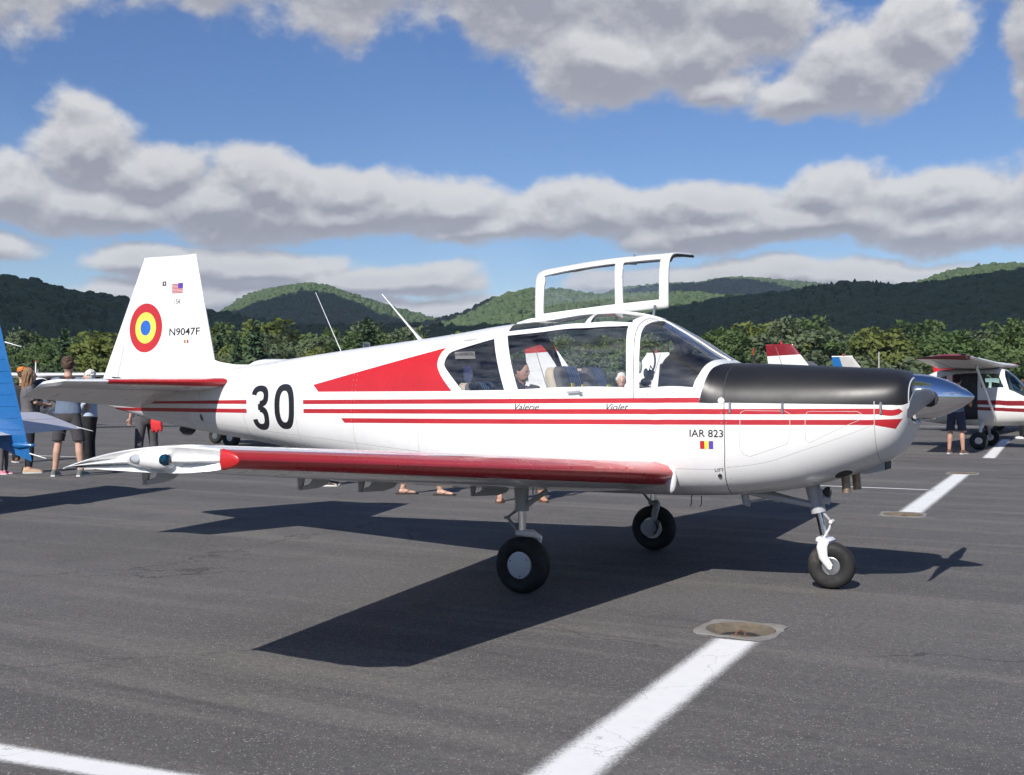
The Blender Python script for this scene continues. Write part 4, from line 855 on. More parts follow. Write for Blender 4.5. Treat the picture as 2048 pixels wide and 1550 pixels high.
def fquad(x0, z0, x1, z1, mi):
    b.cur = mi; i = len(b.v); k = 4
    for j in range(k+1):
        x = x0+(x1-x0)*j/k
        for z in (z0, z1): b.v.append((x, fy(x, z)-.0022-.0004*mi, z))
    for j in range(k): b.face((i+2*j, i+2*j+2, i+2*j+3, i+2*j+1))
for j in range(7): fquad(-7.679, 2.471+j*.0147, -7.524, 2.471+j*.0147+.008, 0)
fquad(-7.590, 2.521, -7.524, 2.574, 1)
b.build('flag_decal', [RED, PURP], fin)
b = MB(); [fquad(-7.49+.02*j, 1.955, -7.472+.02*j, 1.99, j) for j in range(3)]; b.build('tricolour_decal', [RED, YELM, PURP], fin)
b = MB(); fquad(-7.82, 2.555, -7.765, 2.60, 0); fquad(-7.80, 2.565, -7.78, 2.59, 1); b.build('badge_decal', [INK, LGREY], fin)
b = MB(); b.box((-8.42,-.10,1.60), (.09,.008,.03)); b.tube([(-8.50,-.09,1.615),(-8.36,-.10,1.60)], .008, 6); b.build('tab_horn', SEAMK, rud)

# tailplane
def stab(side):
    sp = 1.62; S = lifting((-6.63, side*.15, 1.552), (-8.02, side*.15, 1.50), (-7.13, side*1.77, 1.556), (-7.80, side*1.70, 1.51), .10, .085, (0,0,1), 0, sp, .55, .33)
    h = TT(.55); rg = [('red', [(0,-.24),(1.27,-.22),(1.27,.24),(0,.27)])]
    for a in (h, -h): rg.append(('gap', strip([(0,a),(sp,a)], .010)))
    sk = {}; paint_surface(S, 0, sp, -1, 1, 22, 36, rg, lambda l, u, v: ('stab' if v*v < .55 else 'elev', {'': 0, 'red': 1, 'gap': 2}[l]), sk, flip=autoflip(S, .8))
    s_ = flush(sk, 'stab', 'tailplane', [WHITE, RED, SEAM], plane); e = flush(sk, 'elev', 'elevator', [WHITE, RED, SEAM], s_)
    b = MB(); tv = np.linspace(.05, 1, 16); b.loft([[tuple(S(np.array([sp]), np.array([t]))[0]), tuple((S(np.array([sp]), np.array([t]))[0]+S(np.array([sp]), np.array([-t]))[0])/2+np.array([0, side*.025, 0])), tuple(S(np.array([sp]), np.array([-t]))[0])] for t in tv], True, True, False); b.build('tailplane_tip', WHITE, s_, 60)
    return s_
sR = stab(-1); sL = stab(1)

# wheels and undercarriage
def tyre_wheel(name, c, rad, wid, axis, parent, rim_r, cap=None, spokes=True):
    c = Vector(c); ax = Vector(axis).normalized(); w = wid/2; b = MB()
    pr = [(rim_r,-w*.62),(rim_r+.008,-w*.80),(rad*.72,-w*.98),(rad*.86,-w*.92),(rad*.95,-w*.70),(rad*.985,-w*.45)]
    g_ = [(rad*.99,-w*.40),(rad*.978,-w*.36),(rad*.978,-w*.31),(rad*.997,-w*.27),(rad*.999,-w*.10),(rad*.984,-w*.07)]
    half = pr+g_; prof = half+[(r_,-h) for r_, h in half[::-1]]
    prof.append(prof[0]); b.lathe(prof, c, ax, 40, False); wheel = b.build(name, RUBBER, parent, 50)
    b = MB(); pf = [(rim_r*1.0,-w*.66),(rim_r*.93,-w*.68),(rim_r*.86,-w*.45),(rim_r*.5,-w*.38),(rim_r*.42,-w*.60),(rim_r*.2,-w*.66)]; b.lathe(pf+[(r_,-h) for r_, h in pf[::-1]], c, ax, 28)
    b.build('rim', ALU, wheel)
    if spokes:
        a0 = ax.orthogonal().normalized(); b0 = ax.cross(a0); b = MB(); 
        for i in range(6):
            q = math.pi*i/3; d = a0*math.cos(q)+b0*math.sin(q)
            for sg in (-1, 1): b.lathe([(rim_r*.14,-.001),(rim_r*.14,.003)], c+d*rim_r*.66+ax*sg*w*.44, ax*sg, 8)
        b.build('rim_hole', SEAMK, wheel)
    if cap:
        b = MB(); b.lathe([(cap,w*.70),(cap,w*.78),(cap*.97,w*.80)], c, ax, 36); cp = b.build('hub_cap', LGREY, wheel)
        b = MB(); a0 = ax.orthogonal().normalized(); b0 = ax.cross(a0)
        for i in range(3): q = .9+2*math.pi*i/3; b.lathe([(.005,0),(.004,.003)], c+(a0*math.cos(q)+b0*math.sin(q))*cap*.82+ax*w*.80, ax, 8)
        b.build('screw', SEAMK, cp)
    return wheel
for side in (-1, 1):
    g_ = empty('main_gear', (-2.9, side*1.25, 0)); attach(g_, plane); x, y = -2.905, side*1.25
    b = MB(); b.tube([(x-.005,y,.80),(x-.005,y,.70),(x-.003,y,.60)], [.055,.052,.046], 14); b.tube([(x-.003,y,.625),(x-.003,y,.595)], .054, 14); b.build('oleo_cylinder', GREYP, g_)
    b = MB(); b.tube([(x,y,.61),(x,y,.43)], .029, 14); b.build('oleo_piston', STEEL, g_)
    yi = y-side*.115
    b = MB(); b.box((x,y,.435), (.085,.07,.05), None, .012); b.tube([(x+.02,y,.43),(x+.055,y-side*.05,.425),(x+.07,yi,.39),(x+.05,yi,.30),(x+.01,yi,.205)], [.03,.032,.032,.03,.028], 10, True, (1,1)); b.tube([(x,yi-side*.03,.205),(x,y+side*.03,.205)], .022, 12); b.build('half_fork', WHITED if side < 0 else GREYP, g_)
    b = MB(); b.tube([(x-.04,y,.60),(x-.125,y,.54)], [.020,.013], 8, True, (1.3,.6)); b.tube([(x-.125,y,.54),(x-.035,y,.445)], [.013,.018], 8, True, (1.3,.6)); b.tube([(x-.125,y-.03,.54),(x-.125,y+.03,.54)], .012, 8); b.build('torque_link', GREYP, g_)
    b = MB(); b.tube([(x+.02,y,.625),(x+.10,y,.68),(x+.20,y,.745)], [.024,.018,.02], 9); b.tube([(x-.03,y,.66),(x-.06,y,.78)], .014, 8); b.build('side_brace', GREYP, g_)
    b = MB(); b.tube([(x+.02,yi,.42),(x+.03,yi-side*.02,.33),(x+.10,yi-side*.02,.22),(x+.05,yi,.16)], .005, 6); b.build('brake_hose', SEAMK, g_)
    b = MB(); b.lathe([(.075,0),(.075,.012),(.06,.02)], (x-.02,y-side*.07,.205), (0,-side,0), 24); b.build('brake_disc', GREYP, g_)
    tyre_wheel('wheel', (x+.005,y,.205), .205, .165, (0,side,0), g_, .098, .094, False)
ng = empty('nose_gear', (-.99, 0, 0)); attach(ng, plane)
tw = Vector((.10,-1,0)).normalized(); fw = Vector((1,.10,0)).normalized()   # wheel turned a little
b = MB(); b.tube([(-1.135,0,.80),(-1.118,0,.72),(-1.085,0,.575)], [.056,.054,.046], 14); b.tube([(-1.092,0,.605),(-1.080,0,.555)], .055, 14); b.tube([(-1.06,-.02,.73),(-1.045,-.02,.62)], .024, 10); b.tube([(-1.04,-.03,.66),(-.99,-.03,.65)], .03, 10); b.build('oleo_cylinder', GREYP, ng)
b = MB(); b.tube([(-1.085,0,.58),(-1.035,0,.365)], .027, 14); b.build('oleo_piston', STEEL, ng)
C0 = Vector((-.986,0,.171))
b = MB(); b.box((-1.03,0,.355), (.10,.17,.045), (0,.2,-.1), .012)
for sg in (-1, 1):
    o = tw*sg*-.092; b.tube([Vector((-1.035,0,.36))+o*.75, Vector((-1.045,0,.31))+o, Vector((-1.035,0,.24))+o, C0+o+Vector((.0,0,.0))], [(.030,.040),(.028,.040),(.026,.034),(.022,.026)], 12)
b.tube([C0+tw*.11, C0-tw*.11], .016, 10); b.build('fork', WHITE, ng)
b = MB(); b.tube([(-1.05,0,.56),(-1.0,0,.505)], [.016,.012], 8, True, (1.6,.7)); b.build('upper_torque_link', GREYP, ng)
b = MB(); b.tube([(-.985,0,.495),(-1.0,0,.44),(-1.04,0,.375)], [.014,.014,.02], 8, True, (1.6,.7)); b.tube([(-.985,-.035,.495),(-.985,.035,.495)], .014, 8); b.build('lower_torque_link', WHITE, ng)
b = MB()
for y in (-.10, .10): b.tube([(-1.60,y*1.2,.70),(-1.38,y*.7,.655),(-1.12,y*.3,.61)], [.020,.022,.018], 9)
b.tube([(-1.40,-.06,.66),(-1.36,-.055,.65)], .03, 9); b.tube([(-1.60,-.14,.68),(-1.585,-.14,.60)], [.03,.026], 9); b.tube([(-1.585,-.14,.615),(-1.56,-.14,.61)], .024, 8); b.tube([(-1.54,-.10,.70),(-1.46,-.09,.645),(-1.585,-.13,.62)], .011, 7); b.build('drag_brace', GREYP, ng)
b = MB(); b.lathe([(.012,-.05),(.036,-.03),(.040,.0)], (-.99,-.03,.715), (1,0,.05), 16); lt = b.build('taxi_light', SEAMK, ng); b = MB(); b.lathe([(.037,.0),(.03,.008),(.01,.012)], (-.99,-.03,.715), (1,0,.05), 16); b.build('light_lens', CLEAR, lt)
tyre_wheel('wheel', C0, .171, .150, tw, ng, .066)
# propeller
pr = empty('propeller', (-.28, 0, 1.41)); attach(pr, plane)
b = MB(); b.lathe([(.166,-.402),(.166,-.385),(.163,-.34),(.154,-.285),(.138,-.225),(.116,-.165),(.090,-.112),(.062,-.065),(.036,-.029),(.018,-.010),(.008,-.0025),(.001,0)], (0,0,1.413), (1,0,0), 56); b.build('spinner', CHROME, pr, 60)
b = MB(); b.lathe([(.160,-.425),(.168,-.42),(.168,-.404),(.15,-.402)], (0,0,1.413), (1,0,0), 48); b.build('back_plate', ALU, pr)
PA_ = R(3.5)
for sg in (-1, 1):
    rings = []; root = Vector((-.275,0,1.413)); rd = Vector((0, sg*math.cos(PA_), -sg*math.sin(PA_)*-1 if sg > 0 else -math.sin(PA_))).normalized()
    for f in np.linspace(0, 1, 22):
        d = .10+.86*f; ch = .075+.13*math.sin(min(1, f*2.0)*math.pi/2)-.02*f
        if f > .86: ch *= max(.12, TT(max(0, 1-((f-.86)/.145)**2)))
        th = (.055*(1-f)**2+.010); tw_ = R(46-32*min(1, f*1.3)**.8)
        cdir = Vector((math.sin(tw_), 0, -sg*math.cos(tw_)*-1)); cdir = Vector((math.sin(tw_), 0, -sg*math.cos(tw_))) ; cdir = (cdir-rd*cdir.dot(rd)).normalized(); nd = rd.cross(cdir)
        rings.append([root+rd*d+cdir*(ch/2*math.cos(a)+.012*f)+nd*th/2*math.sin(a) for a in np.linspace(0, 2*math.pi, 18, endpoint=False)])
    b = MB(); b.loft(rings); bl = b.build('blade', mat('grey_blade_paint', (.42,.43,.45), .35, var=.04, dirt=.08), pr, 50)
    b = MB(); b.tube([root+rd*.12, root+rd*.165], [.060,.058], 18); b.build('blade_cuff', SEAMK, bl)
# nose details
b = MB(); b.tube([(-.862,-.10,.93),(-.862,-.10,.84),(-.852,-.10,.72)], .031, 16, False); b.tube([(-.852,-.10,.72),(-.862,-.10,.84),(-.862,-.10,.93)], .027, 16, False); b.build('exhaust_pipe', EXH, cowl)
b = MB(); b.tube([(-.83,.10,.93),(-.83,.10,.84),(-.82,.10,.73)], .030, 14, True); b.build('exhaust_pipe', EXH, cowl)
def on_body(x0, z0, x1, z1, off=.002):
    def f(uv):
        x = x0+(x1-x0)*uv[:, 0]; z = z0+(z1-z0)*uv[:, 1]; P = FU.at(x, FU.vz(x, z)); P[:, 1] -= off; return P
    return f
b = MB(); k = 24; cx, cv = -.842, -.705
EO = [FU.at(cx+.060*math.cos(a), cv+.085*math.sin(a)) for a in np.linspace(0, 2*math.pi, k, endpoint=False)]; EI = [FU.at(cx+.085*math.cos(a), cv+.12*math.sin(a)) for a in np.linspace(0, 2*math.pi, k, endpoint=False)]
nrm = Vector((0,-.72,-.7)); b.v = [tuple(Vector(p)+nrm*.002) for p in EI]+[tuple(Vector(p)+nrm*.006) for p in EO]
for j in range(k): b.face((j, (j+1) % k, k+(j+1) % k, k+j))
b.cur = 1; b.face(range(k, 2*k)); b.build('exhaust_port', [WHITED, SEAMK], cowl)
b = MB(); b.loft([[(x, y, z) for y, z in ((-.10,zt),(-.10,zb),(.10,zb),(.10,zt))] for x, zt, zb in ((-.80,.87,.86),(-.70,.90,.862),(-.585,.96,.892))], True, False); b.build('air_scoop', GREYP, cowl)
b = MB(); b.box((-.584,0,.93), (.012,.19,.07)); b.build('scoop_mouth', SEAMK, cowl)
for x in (-1.575, -1.20, -.545):
    b = MB(); P = FU.at(x, FU.vz(x, 1.33)); b.box(Vector(P)+Vector((0,-.006,.012)), (.018,.012,.085), None, .004); b.box(Vector(P)+Vector((0,-.010,.03)), (.012,.012,.03)); b.build('cowl_latch', ALU, cowl)
b = MB(); P = FU.at(-1.625, FU.vz(-1.625, 1.395)); b.ell(Vector(P)+Vector((-.018,-.003,-.008)), (.026,.008,.026), 14, 8, (0,.7,0)); b.build('chipped_paint', WHITED, cowl)
b = MB(); b.tube([(-1.60,.06,1.66),(-1.592,.06,1.735)], [.006,.0045], 6); b.cur = 1; b.tube([(-1.592,.06,1.735),(-1.588,.06,1.79)], .0045, 6); b.build('outside_probe', [SEAMK, RED], cowl)
b = MB(); P = FU.at(-1.67, FU.vz(-1.67, .842)); b.lathe([(.016,-.002),(.016,.003)], P, (0,-1,-.3), 14); b.build('lift_hole', SEAMK, fus_o)
for x in (-2.0, -1.92): 
    b = MB(); b.tube([(x,-.2,.66),(x,-.2,.60),(x-.012,-.2,.575)], .0035, 6); b.build('drain_pipe', SEAMK, fus_o)
# lettering on the body
decal_text('type_name', 'IAR 823', on_body(-1.876,1.124,-1.625,1.179), INK, fus_o, 0, .010); decal_text('lift_lettering', 'LIFT', on_body(-1.700,.871,-1.634,.897), INK, fus_o)
decal_text('crew_name', 'Valerie', on_body(-3.333,1.312,-3.117,1.360), INK, fus_o, .4, .004); decal_text('crew_name', 'Violet', on_body(-2.536,1.316,-2.356,1.364), INK, fus_o, .4, .004)
b = MB()
for j in range(3):
    b.cur = j; x0 = -1.798+.0327*j; i = len(b.v)
    for x in (x0, x0+.0327):
        for z in (1.038, 1.067, 1.096): P = FU.at(x, FU.vz(x, z)); b.v.append((P[0], P[1]-.002, P[2]))
    b.face((i, i+3, i+4, i+1)); b.face((i+1, i+4, i+5, i+2))
b.build('tricolour_flag', [RED, YELM, PURP], fus_o)
b = MB(); P = [FU.at(-7.05+.022*math.cos(a), FU.vz(-7.05, 1.205+.035*math.sin(a))) for a in np.linspace(0, 2*math.pi, 20, endpoint=False)]; b.v = [(p[0], p[1]-.003, p[2]) for p in P]; b.face(range(20)); b.build('round_emblem', mat('emblem_blue', (.09,.12,.15), .6, var=.7, vscale=60), fus_o)
# aerials, beacon, scoop, tail bumper
b = MB(); b.tube([(-5.52,0,1.82),(-5.832,0,2.403)], [.004,.0022], 6); b.build('whip_aerial', LGREY, fus_o)
b = MB(); b.tube([(-4.60,0,1.90),(-4.655,0,1.945),(-4.70,0,1.99),(-5.056,0,2.352)], [(.06,.012),(.035,.011),(.018,.009),(.007,.004)], 10); b.build('blade_aerial', WHITE, fus_o)
b = MB(); b.lathe([(.034,-.02),(.034,.035),(.028,.047),(.01,.050)], (-5.235,0,1.862), (0,0,1), 18); b.build('beacon', CLEAR, fus_o)
b = MB(); P = [FU.at(x, .58) for x in np.linspace(-3.945,-3.81,6)]; b.tube([Vector(p)+Vector((0,-.004,.003)) for p in P], [(.006,.006),(.022,.014),(.026,.016),(.026,.016),(.022,.014),(.014,.010)], 12); b.build('vent_scoop', WHITED, fus_o)
b = MB(); b.ell((-7.50,0,1.075), (.11,.045,.05), 16, 8); b.build('tail_bumper', SEAMK, fus_o); b = MB(); b.ell((-7.50,0,1.050), (.085,.035,.038), 16, 8); b.build('tail_beacon', CLEAR, fus_o)
b = MB(); b.tube([(-8.25,0,1.26),(-8.29,0,1.19)], .005, 6); b.build('tail_drain', SEAMK, fus_o)

# cabin fittings
sh = MB(); rings = []
for x, w, zt in ((-2.165,.47,1.752),(-2.15,.485,1.762),(-2.05,.50,1.748),(-1.90,.515,1.70),(-1.76,.52,1.655),(-1.70,.50,1.64)):
    rings.append([(x, w*math.copysign(abs(math.cos(a))**.7, math.cos(a)), 1.38+(zt-1.38)*math.sin(a)**.6) for a in np.linspace(.001, math.pi-.001, 22)])
sh.loft(rings, True, True, False); sh.build('glareshield', BLACK, plane, 50)
b = MB(); b.box((-2.17,0,1.52), (.02,.88,.30), (0,.1,0), .01); ip = b.build('instrument_panel', LINING, plane)
b = MB(); b.ell((-2.09,.02,1.80), (.035,.035,.035), 14, 8); b.tube([(-2.09,.02,1.775),(-2.09,.02,1.74)], .015, 8); b.build('compass', TRIMK, plane)
b = MB(); b.box((-2.005,.05,1.775), (.07,.09,.035), (0,-.3,.3), .006); b.tube([(-2.04,.0,1.79),(-1.97,-.03,1.76),(-1.93,.05,1.74)], .007, 6); b.box((-2.10,-.045,1.80), (.008,.05,.035), (0,0,.5)); b.build('sat_nav', TRIMK, plane)
b = MB(); b.ell((-2.285,-.20,1.985), (.07,.11,.005), 18, 6, (0,-.25,0)); b.build('sun_visor', LGREY, plane)
def seat(x, y, zt, nm='seat', w=.42):
    s_ = empty(nm, (x, y, 1.0)); attach(s_, plane)
    def slab(x0, x1, ins, m, name, zt_=zt, stripes=False):
        b = MB(); rings = []
        for z, k, lean in ((1.05,1,.0),(1.25,1,-.05),(1.42,1,-.10),(zt_-.08,.98,-.145),(zt_-.03,.90,-.155),(zt_,.70,-.16)):
            hw = (w/2-ins)*k; rings.append([(x+lean+(x0+x1)/2+(x1-x0)/2*math.copysign(abs(math.cos(a))**.55, math.cos(a))*k, y+hw*math.copysign(abs(math.sin(a))**.45, math.sin(a)), z) for a in np.linspace(0, 2*math.pi, 24, endpoint=False)])
        b.loft(rings); return b.build(name, m, s_, 50)
    slab(-.10, .02, 0, BEIGE, 'seat_back_shell'); slab(-.03, .065, .012, GREYC, 'back_cushion', zt+.006); slab(.0, .078, .105, NAVY, 'centre_panel', zt+.008)
    for i in range(6):
        yy = y-.085+i*.034; b = MB(); b.tube([(x+.082+l, yy, z) for z, l in ((1.06,0),(1.25,-.05),(1.42,-.10),(zt-.06,-.142),(zt-.005,-.165),(zt+.010,-.20))], .0042, 6); b.build('piping', NAVYB, s_)
    for yy, zz in ((y-.10, zt-.14), (y+.09, zt-.15)): b = MB(); b.box((x+.086-.11, yy, zz), (.008,.045,.028), (0,-.25,0)); b.build('belt_tag', YEL, s_)
    b = MB(); b.tube([(x+.07,y+.12,1.06),(x-.03,y+.13,1.42),(x-.07,y+.12,zt-.03),(x-.16,y+.11,zt-.02)], .020, 6, True, (1.,.2)); b.build('belt', TRIMK, s_)
    b = MB(); b.box((x+.25,y,1.10), (.46,w,.12), None, .04); b.build('seat_cushion', NAVY, s_)
seat(-2.90, -.28, 1.650); seat(-2.93, .28, 1.650); seat(-3.72, -.25, 1.53, 'rear_seat', .5); seat(-3.72, .27, 1.53, 'rear_seat', .5)
b = MB(); b.box((-3.845,-.515,1.757), (.19,.004,.06), (.25,0,.03)); sg = b.build('placard', mat('dim_placard', (.22,.22,.23), .6), plane)
decal_text('placard_lettering', 'EXPERIMENTAL', lambda uv: np.stack([-3.935+.18*uv[:,0], -.521-.003*uv[:,1], 1.755+.026*uv[:,1]], 1), INK, sg)
b = MB(); b.v = [(-3.80+.045*math.cos(a), -.54, 1.60+.075*math.sin(a)) for a in np.linspace(0, 2*math.pi, 24, endpoint=False)]; b.face(range(24)); b.build('oval_sticker', mat('sticker_navy', (.03,.035,.09), .5, var=.6, vscale=40), plane)
# headset hanging in the front cabin
hs = empty('headset', (-2.40, -.12, 1.5), 'black and pale green pilot headset hanging behind the windscreen post', 'headset')
b = MB(); pts_ = [(-2.40+.062*math.cos(a), -.12+.02*math.cos(a), 1.70+.115*math.sin(a)) for a in np.linspace(-1.2, 2.3, 14)]; b.tube(pts_, .011, 7, True, (1.6,.7)); b.build('head_band', TRIMK, hs)
b = MB(); b.ell((-2.375,-.11,1.585), (.03,.025,.045)); b.ell((-2.41,-.12,1.53), (.045,.03,.035)); b.build('ear_cushion', TRIMK, hs)
b = MB(); b.ell((-2.40,-.14,1.60), (.02,.02,.04)); b.ell((-2.49,-.05,1.66), (.02,.022,.06)); b.build('ear_cup', mat('pale_green_cup', (.40,.46,.36), .5), hs)
b = MB(); b.tube([(-2.38,-.13,1.60),(-2.36,-.14,1.66),(-2.33,-.13,1.60)], .006, 6); b.build('microphone_boom', TRIMK, hs)
b = MB(); b.ell((-2.62,.1,1.56), (.03,.03,.035)); b.tube([(-2.62,.1,1.55),(-2.56,.1,1.50),(-2.45,.1,1.48)], [.02,.03,.012], 8); b.build('yoke_grip', TRIMK, plane)

# ------------------------------------------------------------------ other aircraft on the field
HIGH = [(2.05,1.25,.85,.30,1.05,2.4,2.4),(1.9,1.34,.72,.42,1.05,2.5,2.5),(1.2,1.40,.60,.52,1.02,2.7,2.8),(1.08,1.44,.58,.54,1.05,2.8,2.8),(.62,1.88,.56,.55,1.1,3.5,3),(.40,2.0,.55,.55,1.15,4,3),(-.9,1.98,.58,.55,1.2,4,3),(-1.5,1.78,.66,.48,1.2,3,2.7),(-2.3,1.58,.80,.36,1.2,2.5,2.5),(-3.5,1.44,.98,.22,1.2,2.3,2.3),(-5.2,1.32,1.15,.06,1.22,2.2,2.2)]
LOW = [(2.05,1.15,.80,.30,1.0,2.4,2.4),(1.9,1.25,.70,.42,1.0,2.5,2.5),(1.2,1.34,.60,.52,.98,2.7,2.8),(1.0,1.37,.58,.54,1.0,2.8,2.8),(.45,1.72,.56,.56,1.05,2.8,3),(.1,1.86,.55,.56,1.1,2.8,3),(-.8,1.84,.58,.55,1.15,2.7,3),(-1.6,1.62,.66,.46,1.15,2.5,2.7),(-2.4,1.45,.78,.34,1.15,2.5,2.5),(-3.5,1.36,.95,.22,1.15,2.3,2.3),(-5.2,1.28,1.12,.06,1.2,2.2,2.2)]
def light_plane(label, loc, rot, high, body, trim, fin_top, rudder_mat=None, fin_mat=None, scale=1., group='light aircraft parked on the field', fin=None, st=None, spats=False, tip=None, stripes=True, opening=False, glassm=None, wing_z=None, aerials=True):
    root = empty('light_aircraft', (0,0,0), label, 'airplane', group); Bd = Body(HIGH if high else LOW); glassm = glassm or GLASSG
    x0, x1 = -5.2, 2.05; k = 24
    def band(xa, xb, za, zb, wa, wb): return [(xa+(xb-xa)*i/k, float(Bd.vz(xa+(xb-xa)*i/k, za+(zb-za)*i/k))) for i in range(k+1)]+[(xa+(xb-xa)*i/k, float(Bd.vz(xa+(xb-xa)*i/k, za-wa+(zb-wb-za+wa)*i/k))) for i in range(k, -1, -1)]
    rg = []
    if stripes: rg += [('trim', band(-4.9,1.9,1.30,1.16,.06,.13)), ('trim', band(-4.4,2.0,1.18,.96,.04,.10))]
    if high: win = [[(.36,1.86),(.50,1.52),(-.02,1.50),(-.06,1.86)], [(-.14,1.86),(-.12,1.50),(-.72,1.50),(-.70,1.84)], [(-.82,1.82),(-.84,1.52),(-1.25,1.50),(-1.10,1.72)]]; wsx = [(1.06,.30),(1.02,.55),(.98,1.),(.60,1.),(.50,.66),(.52,.48),(.62,.28)]
    else: win = [[(.30,1.66),(.62,1.36),(-.05,1.35),(-.05,1.72)], [(-.14,1.72),(-.14,1.35),(-.80,1.35),(-.80,1.70)], [(-.90,1.68),(-.90,1.36),(-1.35,1.38),(-1.20,1.58)]]; wsx = [(.96,.34),(.94,.6),(.92,1.),(.22,1.),(.26,.70),(.36,.50),(.70,.30)]
    rg += [('glass%d' % i_, Bd.zp(w, .1)) for i_, w in enumerate(win)]+[('glassW', wsx)]
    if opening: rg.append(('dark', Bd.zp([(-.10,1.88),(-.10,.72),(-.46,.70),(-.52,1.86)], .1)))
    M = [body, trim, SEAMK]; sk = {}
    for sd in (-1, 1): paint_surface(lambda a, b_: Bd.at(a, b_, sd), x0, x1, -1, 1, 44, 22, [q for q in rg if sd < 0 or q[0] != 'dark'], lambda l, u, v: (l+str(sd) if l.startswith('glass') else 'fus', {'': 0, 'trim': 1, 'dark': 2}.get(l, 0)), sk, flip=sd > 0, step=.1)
    f = flush(sk, 'fus', 'fuselage', M, root); [flush(sk, kk, 'windscreen_pane' if kk.startswith('glassW') else 'cabin_window', glassm, f) for kk in sorted(q for q in sk if q.startswith('glass'))]
    b = MB(); b.box((-.35,0,1.05), (1.7,.9,.8), None, .1); b.build('cabin_interior', LINING, f)
    zw = wing_z or (2.02 if high else .78); xl, ch, hs = (.45, 1.55, 5.3) if high else (.75, 1.6, 5.0)
    for sd in (-1, 1):
        y0 = .0 if high else .45; dz = .10 if high else .45
        S = lifting((xl, sd*y0, zw+.05), (xl-ch, sd*y0, zw-.02), (xl-.12, sd*hs, zw+dz+.03), (xl-ch*.78, sd*hs, zw+dz), .13, .11, (0,0,1), .02, hs); sk = {}
        r2 = [('tip', [(hs-.45,-.35),(hs,-.6),(hs,1),(hs-.45,1)]), ('band', [(hs-1.3,.0),(hs-.65,.0),(hs-.65,1),(hs-1.3,1)])] if tip else []
        r2 += [('gap', strip([(.6,q),(hs-.3,q)], .014)) for q in (-.86, .86)]
        paint_surface(S, 0, hs, -1, 1, 14, 22, r2, lambda l, u, v: ('w', {'': 0, 'tip': 1, 'band': 1, 'gap': 2}[l]), sk, flip=autoflip(S, 2.), step=.1)
        w = flush(sk, 'w', 'wing', [body, tip or body, SEAM], root)
        b = MB(); tv = np.linspace(.05, 1, 12); E_ = lambda t: S(np.array([hs]), np.array([t]))[0]
        b.loft([[tuple(E_(t)), tuple((E_(t)+E_(-t))/2+np.array([0, sd*.12*TT(max(0, 1-t*t))*min(1, t*3)+sd*.02, .02])), tuple(E_(-t))] for t in tv], True, True, False); b.build('wing_tip', tip or body, w, 70)
        b = MB(); b.ell(E_(.35)+np.array([0, sd*.06, -.03]), (.07,.04,.04), 10, 6); b.build('lamp_lens', TEAL if sd < 0 else RED, w)
        if high: b = MB(); b.tube([(xl-.35, sd*2.5, zw), (xl-.12, sd*.52, .68)], .05, 10, True, (.45,1.2)); b.build('wing_strut', body, root)
        g_ = MB(); g_.tube([(0, sd*.45, .66 if high else .75), (0, sd*.8, .5), (0, sd*1.13, .22)], [.05,.04,.03], 8); g_.build('gear_leg', body, root)
        tyre_wheel('wheel', (0, sd*1.18, .215), .215, .16, (0,sd,0), root, .085, None, False)
    b = MB(); b.tube([(1.5,0,.66),(1.55,0,.3)], .035, 8); b.box((1.55,0,.36), (.1,.16,.05), None, .01); b.build('nose_leg', body, root); tyre_wheel('nose_wheel', (1.57,0,.18), .18, .13, (0,1,0), root, .075, None, False)
    F_ = fin or ((-3.85,1.38),(-4.86,2.69),(-5.62,2.69),(-5.42,1.20)); fs_ = 1.; S = lifting((F_[0][0],0,F_[0][1]), (F_[3][0],0,F_[3][1]), (F_[1][0],0,F_[1][1]), (F_[2][0],0,F_[2][1]), .08, .08, (0,-1,0), 0, fs_); sk = {}
    r2 = [('top', [(.80,-1),(1,-1),(1,1),(.80,1)])] if fin_top else []; r2 += [('gap', strip([(.02,q),(.98,q)], .012)) for q in (.8, -.8)]
    paint_surface(S, 0, 1, -1, 1, 10, 22, r2, lambda l, u, v: ('rud' if v*v > .64 else 'fin', {'': 0, 'top': 1, 'gap': 2}[l]), sk, flip=autoflip(S, .5), step=.1)
    fo_ = flush(sk, 'fin', 'fin', [fin_mat or body, fin_top or body, SEAM], root); ro_ = flush(sk, 'rud', 'rudder', [rudder_mat or body, fin_top or body, SEAM], root)
    b = MB(); E_ = lambda t: S(np.array([1.]), np.array([t]))[0]; b.loft([[tuple(E_(t)), tuple((E_(t)+E_(-t))/2+np.array([0,0,.03])), tuple(E_(-t))] for t in np.linspace(.05, 1, 10)], True, True, False); b.build('fin_cap', fin_top or body, fo_, 70)
    b = MB(); p = E_(.65); b.lathe([(.035,0),(.03,.07),(.01,.09)], (p[0],0,p[2]+.02), (0,0,1), 10); b.build('beacon', RED, fo_)
    xs, zs, hs2, cr, ct, dp = st or (-4.1, 1.28, 1.75, 1.15, .8, 0.)
    for sd in (-1, 1):
        S2 = lifting((xs, sd*.03, zs), (xs-cr, sd*.03, zs-.01-dp), (xs-.22, sd*hs2, zs), (xs-.22-ct, sd*(hs2-.1), zs-dp), .09, .08, (0,0,1), 0, hs2); sk = {}
        paint_surface(S2, 0, hs2, -1, 1, 10, 18, [('gap', strip([(.1,q),(hs2-.05,q)], .012)) for q in (.72, -.72)], lambda l, u, v: ('s' if v*v < .52 else 'e', {'': 0, 'gap': 1}[l]), sk, flip=autoflip(S2, .8), step=.1)
        t_ = flush(sk, 's', 'tailplane', [body, SEAM], root); flush(sk, 'e', 'elevator', [body, SEAM], t_)
